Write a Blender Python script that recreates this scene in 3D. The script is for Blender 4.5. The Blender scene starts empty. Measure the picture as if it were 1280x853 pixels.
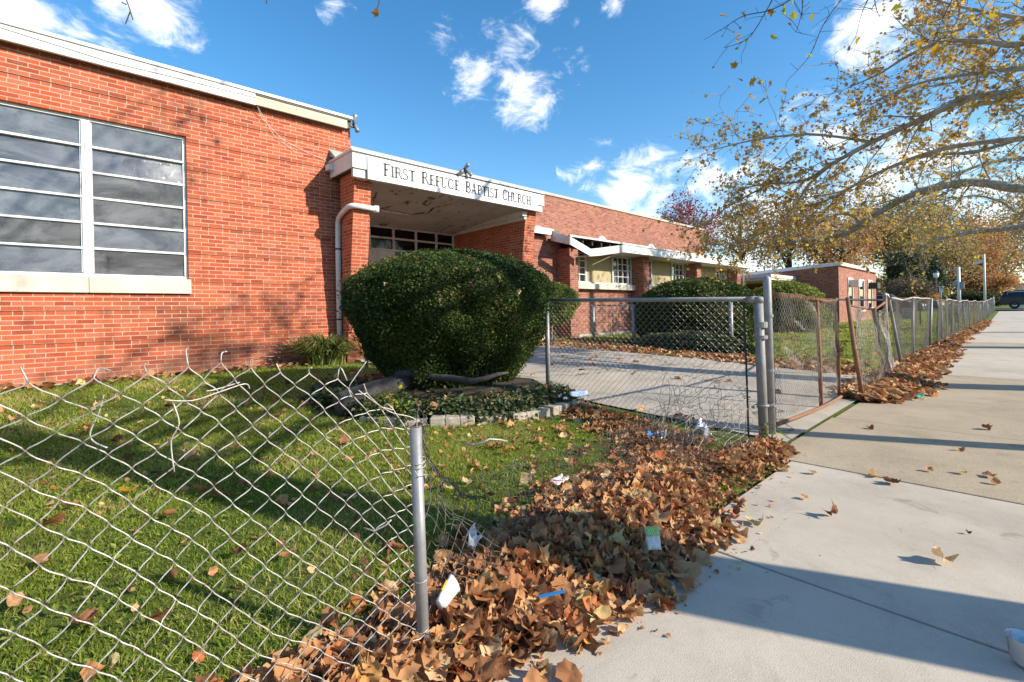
import bpy, math, random
import numpy as np
from mathutils import Vector, Matrix

sc = bpy.context.scene
COL = sc.collection
rng = np.random.default_rng(11)
R_ = math.radians

# ------------------------------------------------------------------ camera
# world frame: X runs along the street, Y runs from the sidewalk to the church, Z up
FPX, CX, CY, RHO, CAMH = 600.0, 640.0, 392.0, 0.02, 1.2
_d = np.array([635.0, 600.0]); _d /= np.linalg.norm(_d)
RIGHT = np.array([_d[0], -_d[1], 0.0]); FWD = np.array([_d[1], _d[0], 0.0]); UP = np.array([0, 0, 1.0])
CAMX = RIGHT * math.cos(RHO) - UP * math.sin(RHO)
CAMY = UP * math.cos(RHO) + RIGHT * math.sin(RHO)
cam = bpy.data.cameras.new('camera'); camo = bpy.data.objects.new('camera', cam); COL.objects.link(camo)
cam.sensor_width = 36.0; cam.lens = FPX / 1280 * 36.0
cam.shift_y = -(426.5 - CY) / 1280.0
cam.clip_start = 0.05; cam.clip_end = 3000
m = Matrix.Identity(4)
for i in range(3):
    m[i][0] = CAMX[i]; m[i][1] = CAMY[i]; m[i][2] = -FWD[i]
m[2][3] = CAMH
camo.matrix_world = m
sc.camera = camo

def ray(px, py):
    return ((px - CX) / FPX) * CAMX - ((py - CY) / FPX) * CAMY + FWD
def at(px, py, Z):                       # a design-time ruler: the place Z metres out along a sight line
    return np.array([0, 0, CAMH]) + ray(px, py) * Z

# ------------------------------------------------------------------ light
EL = R_(29.0)
SUN = Vector((0.426 * math.cos(EL), -0.904 * math.cos(EL), math.sin(EL))).normalized()
sun = bpy.data.lights.new('sun', 'SUN'); suno = bpy.data.objects.new('sun', sun); COL.objects.link(suno)
sun.energy = 4.3; sun.angle = R_(0.55); sun.color = (1.0, 0.92, 0.79)
suno.rotation_mode = 'QUATERNION'; suno.rotation_quaternion = SUN.to_track_quat('Z', 'Y')
suno.location = (20, -30, 30)

world = bpy.data.worlds.new('World'); sc.world = world; world.use_nodes = True
wn = world.node_tree.nodes; wl = world.node_tree.links; wn.clear()
w_out = wn.new('ShaderNodeOutputWorld'); w_bg = wn.new('ShaderNodeBackground')
w_bg.inputs['Strength'].default_value = 0.15
sky = wn.new('ShaderNodeTexSky'); sky.sky_type = 'NISHITA'; sky.sun_disc = False
sky.sun_elevation = EL; sky.sun_rotation = math.atan2(SUN.x, SUN.y)
sky.air_density = 1.0; sky.dust_density = 0.35; sky.ozone_density = 1.0
tc = wn.new('ShaderNodeTexCoord')
def wmath(op, a, b=None, clamp=False):
    n = wn.new('ShaderNodeMath'); n.operation = op; n.use_clamp = clamp
    for i, v in enumerate((a, b)):
        if v is None: continue
        if isinstance(v, (int, float)): n.inputs[i].default_value = v
        else: wl.new(v, n.inputs[i])
    return n.outputs[0]
CLOUDS = [(25, 12, 75, 1.0), (95, 45, 45, .6), (190, 25, 65, .95), (150, 60, 45, .6), (655, 122, 50, 1.0), (590, 100, 40, .75),
          (640, 50, 42, .7), (552, 45, 28, .5), (708, 80, 30, .55), (690, -2, 45, .9), (768, 6, 22, .7),
          (735, 208, 40, .6), (800, 234, 72, .9), (880, 225, 60, .8), (960, 275, 120, .9), (1095, 25, 75, 1.0), (1130, 45, 60, .7),
          (1040, 185, 80, .65), (1120, 240, 150, .8), (420, 10, 25, .5), (1240, 300, 150, .9), (-160, 60, 120, .9), (1500, 100, 200, .9)]
mask = None
for (x, y, r, s) in CLOUDS:
    d = Vector(ray(x, y)); k = d.length; d.normalize()
    vm = wn.new('ShaderNodeVectorMath'); vm.operation = 'DISTANCE'
    wl.new(tc.outputs['Generated'], vm.inputs[0]); vm.inputs[1].default_value = d
    v = wmath('MULTIPLY', wmath('SUBTRACT', 1.0, wmath('DIVIDE', vm.outputs['Value'], r / FPX / k * 1.0), True), s)
    mask = v if mask is None else wmath('MAXIMUM', mask, v)
wmap = wn.new('ShaderNodeMapping'); wmap.inputs['Scale'].default_value = (1, 1, 1.7)
wl.new(tc.outputs['Generated'], wmap.inputs['Vector'])
wnz = wn.new('ShaderNodeTexNoise'); wnz.inputs['Scale'].default_value = 13; wnz.inputs['Detail'].default_value = 12
wnz.inputs['Roughness'].default_value = 0.66; wnz.inputs['Distortion'].default_value = 0.5
wl.new(wmap.outputs[0], wnz.inputs['Vector'])
dens = wmath('ADD', mask, wmath('MULTIPLY', wmath('SUBTRACT', wnz.outputs['Fac'], 0.53), 2.9))
wr = wn.new('ShaderNodeMapRange'); wr.interpolation_type = 'SMOOTHSTEP'
wr.inputs['From Min'].default_value = 0.08; wr.inputs['From Max'].default_value = 1.0
wl.new(dens, wr.inputs['Value'])
cover = wmath('MULTIPLY', wr.outputs[0], wmath('GREATER_THAN', mask, 0.001))
wmx = wn.new('ShaderNodeMix'); wmx.data_type = 'RGBA'
hsv = wn.new('ShaderNodeHueSaturation'); hsv.inputs['Saturation'].default_value = 1.38; hsv.inputs['Hue'].default_value = .497; hsv.inputs['Value'].default_value = .93
wl.new(sky.outputs[0], hsv.inputs['Color'])
wl.new(cover, wmx.inputs['Factor']); wl.new(hsv.outputs[0], wmx.inputs['A']); wmx.inputs['B'].default_value = (5.6, 5.7, 5.9, 1)
wl.new(wmx.outputs['Result'], w_bg.inputs['Color']); wl.new(w_bg.outputs[0], w_out.inputs['Surface'])

sc.view_settings.view_transform = 'Standard'; sc.view_settings.look = 'None'
sc.view_settings.gamma = 1.0; sc.view_settings.use_curve_mapping = False
sc.view_settings.exposure = 0.77
sc.cycles.max_bounces = 6; sc.cycles.transparent_max_bounces = 12
sc.cycles.use_denoising = True

# ------------------------------------------------------------------ materials
class NT:
    def __init__(s, name):
        s.m = bpy.data.materials.new(name); s.m.use_nodes = True
        s.n = s.m.node_tree.nodes; s.l = s.m.node_tree.links; s.n.clear()
        s.out = s.n.new('ShaderNodeOutputMaterial')
    def node(s, t, **kw):
        n = s.n.new('ShaderNode' + t)
        for k, v in kw.items(): setattr(n, k, v)
        return n
    def put(s, sock, v):
        if v is None: return
        if isinstance(v, bpy.types.NodeSocket): s.l.new(v, sock)
        elif isinstance(v, (tuple, list)) and len(v) == 3 and sock.type == 'RGBA': sock.default_value = (*v, 1)
        else: sock.default_value = v
    def math(s, op, a, b=None, c=None, clamp=False):
        n = s.node('Math', operation=op, use_clamp=clamp)
        for i, v in enumerate((a, b, c)): s.put(n.inputs[i], v)
        return n.outputs[0]
    def mix(s, f, a, b, blend='MIX'):
        n = s.node('Mix', data_type='RGBA', blend_type=blend)
        s.put(n.inputs['Factor'], f); s.put(n.inputs['A'], a); s.put(n.inputs['B'], b)
        return n.outputs['Result']
    def noise(s, vec, scale, detail=4, rough=.55, dist=0):
        n = s.node('TexNoise'); s.put(n.inputs['Vector'], vec)
        n.inputs['Scale'].default_value = scale; n.inputs['Detail'].default_value = detail
        n.inputs['Roughness'].default_value = rough; n.inputs['Distortion'].default_value = dist
        return n.outputs['Fac']
    def ramp(s, f, stops, interp='LINEAR'):
        n = s.node('ValToRGB'); s.put(n.inputs[0], f); cr = n.color_ramp; cr.interpolation = interp
        while len(cr.elements) < len(stops): cr.elements.new(.5)
        for e, (p, c) in zip(cr.elements, stops):
            e.position = p; e.color = (*c, 1) if len(c) == 3 else c
        return n.outputs[0]
    def maprange(s, v, a, b, c=0., d=1., smooth=False):
        n = s.node('MapRange'); 
        if smooth: n.interpolation_type = 'SMOOTHSTEP'
        s.put(n.inputs[0], v)
        for i, x in enumerate((a, b, c, d)): n.inputs[i + 1].default_value = x
        return n.outputs[0]
    def bump(s, h, strength=.3, dist=.01):
        n = s.node('Bump'); n.inputs['Strength'].default_value = strength; n.inputs['Distance'].default_value = dist
        s.put(n.inputs['Height'], h); return n.outputs[0]
    def bsdf(s, col, rough=.6, metal=0., normal=None, spec=.5, **kw):
        n = s.node('BsdfPrincipled'); s.put(n.inputs['Base Color'], col); s.put(n.inputs['Roughness'], rough)
        s.put(n.inputs['Metallic'], metal); s.put(n.inputs['Normal'], normal); s.put(n.inputs['Specular IOR Level'], spec)
        for k, v in kw.items(): s.put(n.inputs[k], v)
        return n.outputs[0]
    def done(s, sh):
        s.l.new(sh, s.out.inputs['Surface']); return s.m
    def pos(s): return s.node('NewGeometry').outputs['Position']
    def obj(s): return s.node('TexCoord').outputs['Object']

def paint(name, c1, c2=None, rough=.55, scale=3., stain=None, stain_amt=.5, metal=0., bump=.15, bscale=40., spec=.4):
    t = NT(name); p = t.pos()
    c = c1
    if c2 is not None: c = t.mix(t.maprange(t.noise(p, scale, 6, .65), .38, .66), c1, c2)
    if stain is not None:
        f = t.maprange(t.noise(p, scale * 2.7, 8, .72, .6), .56, .66)
        c = t.mix(t.math('MULTIPLY', f, stain_amt), c, stain)
    nb = t.bump(t.noise(p, bscale, 5, .6), bump, .01)
    return t.done(t.bsdf(c, rough, metal, nb, spec))

def brick(name, ramp, mortar, z0=0.905, grime=(.12, .06, .04), mw=.0055, soft=.0022, u0=0.03):
    t = NT(name); g = t.node('NewGeometry')
    sp = t.node('SeparateXYZ'); t.l.new(g.outputs['Position'], sp.inputs[0])
    sn = t.node('SeparateXYZ'); t.l.new(g.outputs['True Normal'], sn.inputs[0])
    f = t.math('GREATER_THAN', t.math('ABSOLUTE', sn.outputs[1]), t.math('ABSOLUTE', sn.outputs[0]))
    jit = t.noise(g.outputs['Position'], 26, 3)
    h = t.math('ADD', t.math('MULTIPLY', f, sp.outputs[0]), t.math('MULTIPLY', t.math('SUBTRACT', 1., f), sp.outputs[1]))
    h = t.math('ADD', h, t.math('MULTIPLY_ADD', jit, .004, u0 - .002))
    BL, CH = .2127, .46667 / 7
    zz = t.math('DIVIDE', t.math('SUBTRACT', t.math('MULTIPLY_ADD', jit, .003, sp.outputs[2]), z0 + .0015), CH)
    row = t.math('FLOOR', zz); fz = t.math('FRACT', zz)
    ez = t.math('MULTIPLY', t.math('MINIMUM', fz, t.math('SUBTRACT', 1., fz)), CH)
    m7 = t.math('FLOORED_MODULO', row, 7.)
    hd = t.math('GREATER_THAN', m7, 5.5)
    rj = t.node('TexWhiteNoise', noise_dimensions='1D'); t.put(rj.inputs['W'], row)
    a = t.math('ADD', t.math('DIVIDE', h, BL), t.math('ADD', t.math('MULTIPLY', t.math('FLOORED_MODULO', row, 2.), .5), t.math('MULTIPLY', rj.outputs['Value'], .08)))
    fa = t.math('FRACT', a); ea = t.math('MULTIPLY', t.math('MINIMUM', fa, t.math('SUBTRACT', 1., fa)), BL); ia = t.math('FLOOR', a)
    P = BL * 1.5
    b = t.math('DIVIDE', h, P); fb = t.math('FRACT', b); ish = t.math('GREATER_THAN', fb, 2 / 3)
    eb1 = t.math('MINIMUM', fb, t.math('ABSOLUTE', t.math('SUBTRACT', fb, 2 / 3)))
    eb = t.math('MULTIPLY', t.math('MINIMUM', eb1, t.math('SUBTRACT', 1., fb)), P)
    ib = t.math('ADD', t.math('MULTIPLY', t.math('FLOOR', b), 2.), ish)
    e = t.math('ADD', t.math('MULTIPLY', hd, eb), t.math('MULTIPLY', t.math('SUBTRACT', 1., hd), ea))
    idx = t.math('ADD', t.math('MULTIPLY', hd, ib), t.math('MULTIPLY', t.math('SUBTRACT', 1., hd), ia))
    edge = t.math('MINIMUM', e, ez)
    brk = t.maprange(edge, mw - soft, mw + soft, 0, 1, True)
    cv = t.node('CombineXYZ'); t.l.new(idx, cv.inputs[0]); t.l.new(row, cv.inputs[1])
    wn_ = t.node('TexWhiteNoise', noise_dimensions='3D'); t.l.new(cv.outputs[0], wn_.inputs['Vector'])
    col = t.ramp(wn_.outputs['Value'], ramp)
    fine = t.noise(g.outputs['Position'], 90, 5, .7)
    col = t.mix(t.maprange(fine, .45, .75, 0, .35), col, tuple(x * .55 for x in ramp[0][1]))
    big = t.noise(g.outputs['Position'], .9, 6, .65)
    col = t.mix(t.maprange(big, .5, .75, 0, .4), col, grime)
    mcol = t.mix(t.maprange(t.noise(g.outputs['Position'], 14, 5), .35, .7), mortar, tuple(x * .72 for x in mortar))
    c = t.mix(brk, mcol, col)
    dz = t.maprange(sp.outputs[2], .3, .75, .55, 0.)
    c = t.mix(t.math('MULTIPLY', dz, t.maprange(t.noise(g.outputs['Position'], 3.5, 6, .7), .35, .65)), c, tuple(x * .6 for x in mortar))
    mps = t.node('Mapping'); mps.inputs['Scale'].default_value = (3.5, 3.5, .28); t.l.new(g.outputs['Position'], mps.inputs['Vector'])
    c = t.mix(t.maprange(t.noise(mps.outputs[0], 1.0, 6, .7), .55, .75, 0, .38), c, grime)
    c = t.mix(t.maprange(t.noise(g.outputs['Position'], 2.1, 7, .75), .58, .78, 0, .30), c, mortar)
    hgt = t.math('ADD', t.math('MULTIPLY', brk, .7), t.math('MULTIPLY', fine, .35))
    return t.done(t.bsdf(c, .85, 0, t.bump(hgt, .55, .006), .25))

M = {}
M['brick'] = brick('red_brick', [(0, (.30, .056, .028)), (.12, (.40, .077, .034)), (.5, (.47, .100, .042)), (.85, (.50, .130, .058)), (1, (.46, .145, .085))], (.55, .39, .27))
M['brick2'] = brick('weathered_brick', [(0, (.20, .06, .04)), (.3, (.30, .10, .062)), (.7, (.36, .13, .085)), (1, (.40, .17, .115))], (.45, .34, .26), mw=.0045, soft=.004)
M['brick3'] = brick('dark_red_brick', [(0, (.17, .035, .028)), (.5, (.25, .06, .042)), (1, (.31, .09, .06))], (.36, .27, .22), mw=.0045, soft=.004)
M['white'] = paint('white_paint', (.78, .77, .75), (.70, .69, .66), .5, 1.5, (.42, .38, .32), .45)
M['white_clean'] = paint('white_sign_face', (.82, .82, .81), (.78, .78, .77), .4, 1.2, (.6, .56, .5), .12, bump=.03)
M['cream'] = paint('bare_cream_board', (.62, .52, .38), (.52, .42, .30), .7, 3., (.3, .22, .14), .4)
M['peel'] = paint('peeling_white_paint', (.66, .63, .58), (.55, .51, .45), .7, 2.2, (.23, .18, .13), .7, bump=.4)
M['stone'] = paint('limestone', (.62, .57, .47), (.52, .47, .38), .8, 4., (.36, .31, .24), .4)
M['stone_rough'] = paint('rough_stone', (.50, .43, .33), (.28, .24, .18), .9, 7., (.10, .085, .06), .8, bump=1., bscale=18)
M['concrete_pale'] = paint('footing_concrete', (.46, .42, .37), (.36, .33, .29), .9, 3., (.2, .18, .15), .4)
M['tan_panel'] = paint('weathered_tan_plywood', (.44, .37, .22), (.36, .30, .17), .8, 2.5, (.17, .13, .07), .6)
M['roof'] = paint('roof_membrane', (.16, .155, .15), (.12, .12, .12), .9, 2.)
M['coping'] = paint('tan_coping', (.52, .46, .37), (.44, .39, .31), .8, 2.)
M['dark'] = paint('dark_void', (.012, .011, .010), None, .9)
M['wood_dark'] = paint('old_rafter_wood', (.06, .045, .035), None, .9)
M['room'] = paint('room_plaster', (.20, .21, .23), (.09, .095, .10), .9, .8)
M['black'] = paint('black_metal', (.03, .03, .032), None, .45)
M['greymetal'] = paint('grey_metal', (.33, .34, .35), (.25, .26, .27), .5, 8., metal=.3)
M['letter'] = paint('sign_letter_paint', (.03, .03, .038), None, .5)
M['galv'] = paint('galvanised_steel', (.34, .34, .34), (.25, .25, .25), .5, 9., (.22, .15, .09), .6, metal=.4, bump=.1)
M['wire'] = paint('galvanised_wire', (.60, .58, .54), (.36, .32, .28), .5, 34., (.25, .14, .08), .9, metal=.4, bump=.0)
M['wire_dull'] = paint('dull_wire', (.30, .285, .26), (.20, .18, .165), .6, 9., (.16, .085, .05), .7, metal=.2, bump=.0)
M['wire_dark'] = paint('dark_weathered_wire', (.15, .14, .13), (.10, .09, .08), .65, 9., (.16, .085, .05), .6, metal=.1, bump=.0)
M['wire_rust'] = paint('rusty_wire', (.52, .48, .42), (.38, .31, .24), .65, 6., (.28, .13, .06), .6, metal=.1, bump=.0)
M['rust'] = paint('rusted_steel', (.22, .10, .05), (.30, .16, .09), .85, 11., (.10, .05, .03), .8, bump=.7, bscale=60)
M['rusty_galv'] = paint('part_rusted_galvanised_steel', (.27, .27, .27), (.22, .20, .18), .6, 5., (.26, .10, .04), .95, metal=.2, bump=.3)
M['pvc'] = paint('white_pipe_paint', (.78, .77, .74), (.70, .68, .64), .4, 4., (.45, .4, .33), .3)
M['bark'] = paint('sycamore_bark', (.46, .41, .33), (.25, .21, .16), .9, 9., (.09, .07, .05), .8, bump=.6, bscale=25)
M['bark_dark'] = paint('dark_bark', (.075, .062, .05), (.05, .042, .035), .95, 9., (.14, .12, .1), .4, bump=.9, bscale=30)
M['bark_log'] = paint('log_bark', (.075, .066, .06), (.04, .036, .033), .95, 9., (.12, .10, .08), .5, bump=.9, bscale=30)
M['soil'] = paint('dark_soil', (.075, .055, .038), (.05, .038, .026), .95, 8., bump=.8)
M['asphalt'] = paint('asphalt', (.055, .055, .057), (.045, .045, .046), .9, 3., bump=.5, bscale=150)

def concrete(name, c1, c2, speck, dirt, agg=190., amt=.4, crack=False):
    t = NT(name); p = t.pos()
    c = t.mix(t.maprange(t.noise(p, 1.1, 7, .65), .36, .66), c1, c2)
    c = t.mix(t.maprange(t.noise(p, .45, 5, .7, .4), .48, .70, 0, .75), c, dirt)
    c = t.mix(t.maprange(t.noise(p, 2.2, 9, .8, .5), .50, .72, 0, .5), c, tuple(x * .62 for x in c2))
    sp1 = t.maprange(t.noise(p, agg, 2, .5), .56, .70)
    c = t.mix(t.math('MULTIPLY', sp1, amt), c, speck)
    sp2 = t.maprange(t.noise(p, agg * .6, 2, .5), .30, .42, 1, 0)
    c = t.mix(t.math('MULTIPLY', sp2, amt * .6), c, tuple(min(1, x * 1.35) for x in c1))
    blot = t.maprange(t.noise(p, 3.4, 8, .75, .8), .60, .70)
    c = t.mix(t.math('MULTIPLY', blot, .6), c, tuple(x * .45 for x in c2))
    vo = t.node('TexVoronoi'); vo.inputs['Scale'].default_value = 9.; t.put(vo.inputs['Vector'], p)
    gum = t.maprange(vo.outputs['Distance'], .045, .075, 1, 0)
    wn2 = t.node('SeparateColor'); t.l.new(vo.outputs['Color'], wn2.inputs[0])
    gum = t.math('MULTIPLY', gum, t.math('GREATER_THAN', wn2.outputs[0], .80))
    c = t.mix(t.math('MULTIPLY', gum, .7), c, tuple(x * .3 for x in c2))
    if crack:
        v2 = t.node('TexVoronoi', feature='DISTANCE_TO_EDGE'); v2.inputs['Scale'].default_value = .33
        wv = t.node('VectorMath', operation='ADD'); t.put(wv.inputs[0], p)
        nzc = t.node('TexNoise'); nzc.inputs['Scale'].default_value = 2.5; nzc.inputs['Detail'].default_value = 5; t.put(nzc.inputs['Vector'], p)
        sc_ = t.node('VectorMath', operation='SCALE'); t.l.new(nzc.outputs['Color'], sc_.inputs[0]); sc_.inputs['Scale'].default_value = .6
        t.l.new(sc_.outputs[0], wv.inputs[1]); t.l.new(wv.outputs[0], v2.inputs['Vector'])
        c = t.mix(t.maprange(v2.outputs['Distance'], .003, .009, .8, 0), c, tuple(x * .25 for x in c2))
    n = t.bump(t.math('ADD', t.noise(p, agg, 3), t.math('MULTIPLY', t.noise(p, 7, 6), 1.2)), .3, .006)
    return t.done(t.bsdf(c, .88, 0, n, .3))
M['side'] = concrete('sidewalk_concrete', (.56, .485, .385), (.48, .415, .33), (.22, .19, .155), (.36, .31, .25))
M['apron'] = concrete('tan_aggregate_concrete', (.45, .365, .25), (.37, .295, .20), (.16, .125, .085), (.29, .235, .165), 120., .75)
M['drive'] = concrete('driveway_concrete', (.49, .425, .345), (.40, .345, .275), (.18, .16, .14), (.26, .235, .205), 200., .5, True)

def ground_mat():
    t = NT('lawn_ground'); p = t.pos()
    a = t.noise(p, 1.2, 7, .7); b = t.noise(p, 14, 5, .7)
    c = t.mix(t.maprange(a, .38, .64), (.085, .135, .02), (.14, .16, .04))
    c = t.mix(t.maprange(b, .5, .72, 0, .8), c, (.11, .085, .045))
    c = t.mix(t.maprange(t.noise(p, .35, 5, .6), .55, .72, 0, .7), c, (.18, .16, .07))
    return t.done(t.bsdf(c, .95, 0, t.bump(t.noise(p, 40, 6, .7), .8, .03), .1))
M['ground'] = ground_mat()

def leafmat(name, stops, trans=.35, attr='rnd', rough=.7, veins=False, sat=None):
    t = NT(name)
    if attr == 'object':
        r = t.node('ObjectInfo').outputs['Random']
    else:
        r = t.node('Attribute', attribute_name=attr).outputs['Fac']
    c = t.ramp(r, stops)
    if veins:
        p = t.obj() if attr == 'object' else t.pos()
        c = t.mix(t.maprange(t.noise(p, 45, 5, .7), .4, .72, 0, .5), c, tuple(x * .45 for x in stops[len(stops) // 2][1]))
        nb = t.bump(t.noise(p, 60, 4), .5, .004)
    else: nb = None
    b = t.bsdf(c, rough, 0, nb, .25)
    tr = t.node('BsdfTranslucent'); t.put(tr.inputs['Color'], c)
    mx = t.node('MixShader'); mx.inputs[0].default_value = trans
    t.l.new(b, mx.inputs[1]); t.l.new(tr.outputs[0], mx.inputs[2])
    return t.done(mx.outputs[0])
DRY = [(0, (.10, .035, .018)), (.12, (.22, .085, .036)), (.3, (.42, .175, .07)), (.5, (.56, .27, .11)), (.70, (.64, .38, .18)), (.80, (.50, .13, .04)), (.86, (.58, .30, .08)), (.93, (.70, .48, .26)), (1, (.62, .52, .22))]
M['dry'] = leafmat('dry_leaf_litter', DRY, .18, veins=True)
M['dry_obj'] = leafmat('dry_fallen_leaf', DRY, .18, 'object', veins=True)
M['grass'] = leafmat('grass_blade', [(0, (.13, .20, .018)), (.35, (.27, .36, .04)), (.62, (.42, .47, .08)), (.82, (.55, .51, .16)), (1, (.60, .46, .25))], .55)
M['syc'] = leafmat('sycamore_leaf', [(0, (.30, .17, .08)), (.3, (.52, .32, .10)), (.6, (.70, .46, .08)), (.78, (.55, .50, .10)), (.92, (.74, .36, .06)), (1, (.72, .64, .10))], .5)
M['syc_bright'] = leafmat('bright_sycamore_leaf', [(0, (.42, .19, .02)), (.4, (.55, .30, .02)), (.7, (.38, .40, .03)), (1, (.5, .48, .03))], .5)
M['yew'] = leafmat('yew_sprig', [(0, (.022, .038, .008)), (.5, (.052, .090, .016)), (.85, (.095, .14, .028)), (.97, (.17, .18, .05)), (1, (.24, .15, .06))], .2, rough=.5)
M['box'] = leafmat('light_shrub_leaf', [(0, (.12, .16, .03)), (.5, (.22, .27, .05)), (1, (.34, .34, .09))], .35)
M['ivy'] = leafmat('ivy_leaf', [(0, (.025, .045, .018)), (.6, (.065, .095, .035)), (.88, (.14, .16, .07)), (1, (.24, .20, .10))], .15, rough=.55)
M['lime'] = leafmat('lime_green_leaf', [(0, (.16, .22, .02)), (.7, (.27, .34, .03)), (1, (.45, .45, .03))], .35)
M['strap'] = leafmat('strap_leaf', [(0, (.08, .12, .025)), (.5, (.22, .27, .06)), (.85, (.44, .42, .15)), (1, (.54, .46, .22))], .4)
M['orange'] = leafmat('orange_autumn_leaf', [(0, (.30, .16, .085)), (.4, (.50, .26, .11)), (.75, (.58, .35, .14)), (1, (.62, .45, .17))], .45)
M['brown'] = leafmat('brown_autumn_leaf', [(0, (.22, .16, .09)), (.5, (.40, .285, .14)), (.85, (.50, .37, .16)), (1, (.54, .45, .18))], .45)
M['olive'] = leafmat('olive_autumn_leaf', [(0, (.16, .13, .06)), (.5, (.31, .235, .09)), (.85, (.43, .32, .10)), (1, (.50, .40, .13))], .45)
M['redleaf'] = leafmat('crimson_leaf', [(0, (.20, .05, .06)), (.5, (.36, .09, .10)), (1, (.52, .22, .20))], .4)
M['fir'] = leafmat('evergreen_needle', [(0, (.03, .05, .025)), (.7, (.07, .095, .045)), (1, (.14, .14, .07))], .2)
M['greybrush'] = leafmat('greyed_shrub_twig', [(0, (.10, .075, .05)), (.6, (.19, .14, .09)), (1, (.26, .20, .11))], .2)

def printed(name, a, b, sc):
    t = NT(name); p = t.obj(); w = t.node('TexWave', wave_type='BANDS'); w.inputs['Scale'].default_value = sc; w.inputs['Distortion'].default_value = 6.; w.inputs['Detail'].default_value = 3; t.put(w.inputs['Vector'], p)
    c = t.mix(t.maprange(w.outputs['Fac'], .55, .62), a, b); c = t.mix(t.maprange(t.noise(p, 25, 5, .7), .5, .75, 0, .5), c, (.3, .27, .22)); return t.done(t.bsdf(c, .45, 0, None, .4))
def glass_mat(name, tint, dif, mixd, rough, bscale, bstr, fk=1.4, fa=.12):
    t = NT(name); p = t.pos()
    nb = t.bump(t.noise(p, bscale, 3), bstr, .01)
    tr = t.node('BsdfTransparent'); t.put(tr.inputs[0], tint)
    df = t.node('BsdfDiffuse'); t.put(df.inputs[0], dif)
    gl = t.node('BsdfGlossy'); t.put(gl.inputs['Roughness'], rough); t.put(gl.inputs['Normal'], nb)
    m1 = t.node('MixShader'); m1.inputs[0].default_value = mixd
    if fa == .02 or fa == .03:
        mpd = t.node('Mapping'); mpd.inputs['Scale'].default_value = (1., 1., 2.0); isl = t.node('VectorMath', operation='ADD'); t.put(isl.inputs[0], p); cmb = t.node('CombineXYZ'); rpi = t.math('MULTIPLY', t.node('NewGeometry').outputs['Random Per Island'], 37.); t.l.new(rpi, cmb.inputs[0]); t.l.new(rpi, cmb.inputs[2]); t.l.new(cmb.outputs[0], isl.inputs[1]); t.l.new(isl.outputs[0], mpd.inputs['Vector'])
        t.put(m1.inputs[0], t.maprange(t.noise(mpd.outputs[0], 1.5, 6, .65, .8), .35, .66, .2, .78)); df.inputs[0].default_value = (.24, .245, .255, 1)  # cloudy dirt on the glass, varied by pane to imitate differing reflections
    t.l.new(tr.outputs[0], m1.inputs[1]); t.l.new(df.outputs[0], m1.inputs[2])
    lw = t.node('Fresnel'); lw.inputs[0].default_value = 1.75
    f = t.math('ADD', t.math('MULTIPLY', lw.outputs[0], fk), fa, clamp=True)
    m2 = t.node('MixShader'); t.put(m2.inputs[0], f)
    t.l.new(m1.outputs[0], m2.inputs[1]); t.l.new(gl.outputs[0], m2.inputs[2])
    return t.done(m2.outputs[0])
M['obscure'] = glass_mat('obscure_glass', (.40, .42, .46), (.045, .05, .06), .3, .09, 70., .22, 1.25, .03)
M['pane'] = glass_mat('window_glass', (.16, .18, .2), (.03, .035, .05), .5, .04, 6., .05)
M['pane_dark'] = glass_mat('dark_storefront_glass', (.08, .08, .08), (.008, .008, .008), .6, .05, 6., .05, .5, .0)
M['clear_plastic'] = glass_mat('clear_plastic', (.9, .91, .92), (.85, .86, .88), .5, .2, 30., .5)
def solid(name, c, rough=.5, metal=0.): 
    t = NT(name); return t.done(t.bsdf(c, rough, metal, None, .5))
for k, c in dict(blue=(.02, .22, .55), lightblue=(.35, .5, .8), red=(.6, .05, .03), teal=(.05, .45, .42), green=(.12, .5, .08),
                 paper=(.8, .8, .8), pinkpaper=(.66, .5, .47), yellow=(.75, .5, .02), stonegum=(.03, .028, .027), tyre=(.02, .02, .02),
                 chrome=(.7, .7, .7), navy=(.010, .014, .028), signal=(.55, .33, .03), curtain=(.72, .60, .50), orange_lens=(.5, .1, .02),
                 pale_wall=(.55, .6, .66), lampglass=(.85, .85, .87)).items():
    M[k] = solid(k + '_finish', c, .25 if k in ('navy', 'chrome') else .6, 1. if k == 'chrome' else 0.)

M['paper'] = printed('soiled_white_paper', (.80, .80, .78), (.72, .71, .69), 9.)
M['lightblue'] = printed('blue_printed_wrap', (.28, .45, .80), (.75, .80, .86), 16.)
M['green'] = printed('green_printed_wrap', (.12, .48, .08), (.5, .72, .3), 40.)
M['red'] = printed('red_printed_wrap', (.60, .05, .03), (.75, .5, .45), 18.)
# ------------------------------------------------------------------ mesh helpers
def mesh_np(name, V, polys, mat, rnd=None, smooth=False):
    me = bpy.data.meshes.new(name); V = np.asarray(V, np.float32)
    me.vertices.add(len(V)); me.vertices.foreach_set('co', V.ravel())
    polys = [np.asarray(p, np.int32) for p in polys if len(p)]
    loops = np.concatenate([p.ravel() for p in polys])
    tot = np.concatenate([np.full(len(p), p.shape[1], np.int32) for p in polys])
    st = np.concatenate([[0], np.cumsum(tot)[:-1]]).astype(np.int32)
    me.loops.add(len(loops)); me.loops.foreach_set('vertex_index', loops)
    me.polygons.add(len(tot)); me.polygons.foreach_set('loop_start', st); me.polygons.foreach_set('loop_total', tot)
    me.polygons.foreach_set('use_smooth', np.full(len(tot), bool(smooth)))
    me.update(calc_edges=True); me.validate()
    if rnd is not None and len(rnd) == len(me.polygons):
        a = me.attributes.new('rnd', 'FLOAT', 'FACE'); a.data.foreach_set('value', np.asarray(rnd, np.float32))
    if mat is not None: me.materials.append(mat)
    return me

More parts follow.
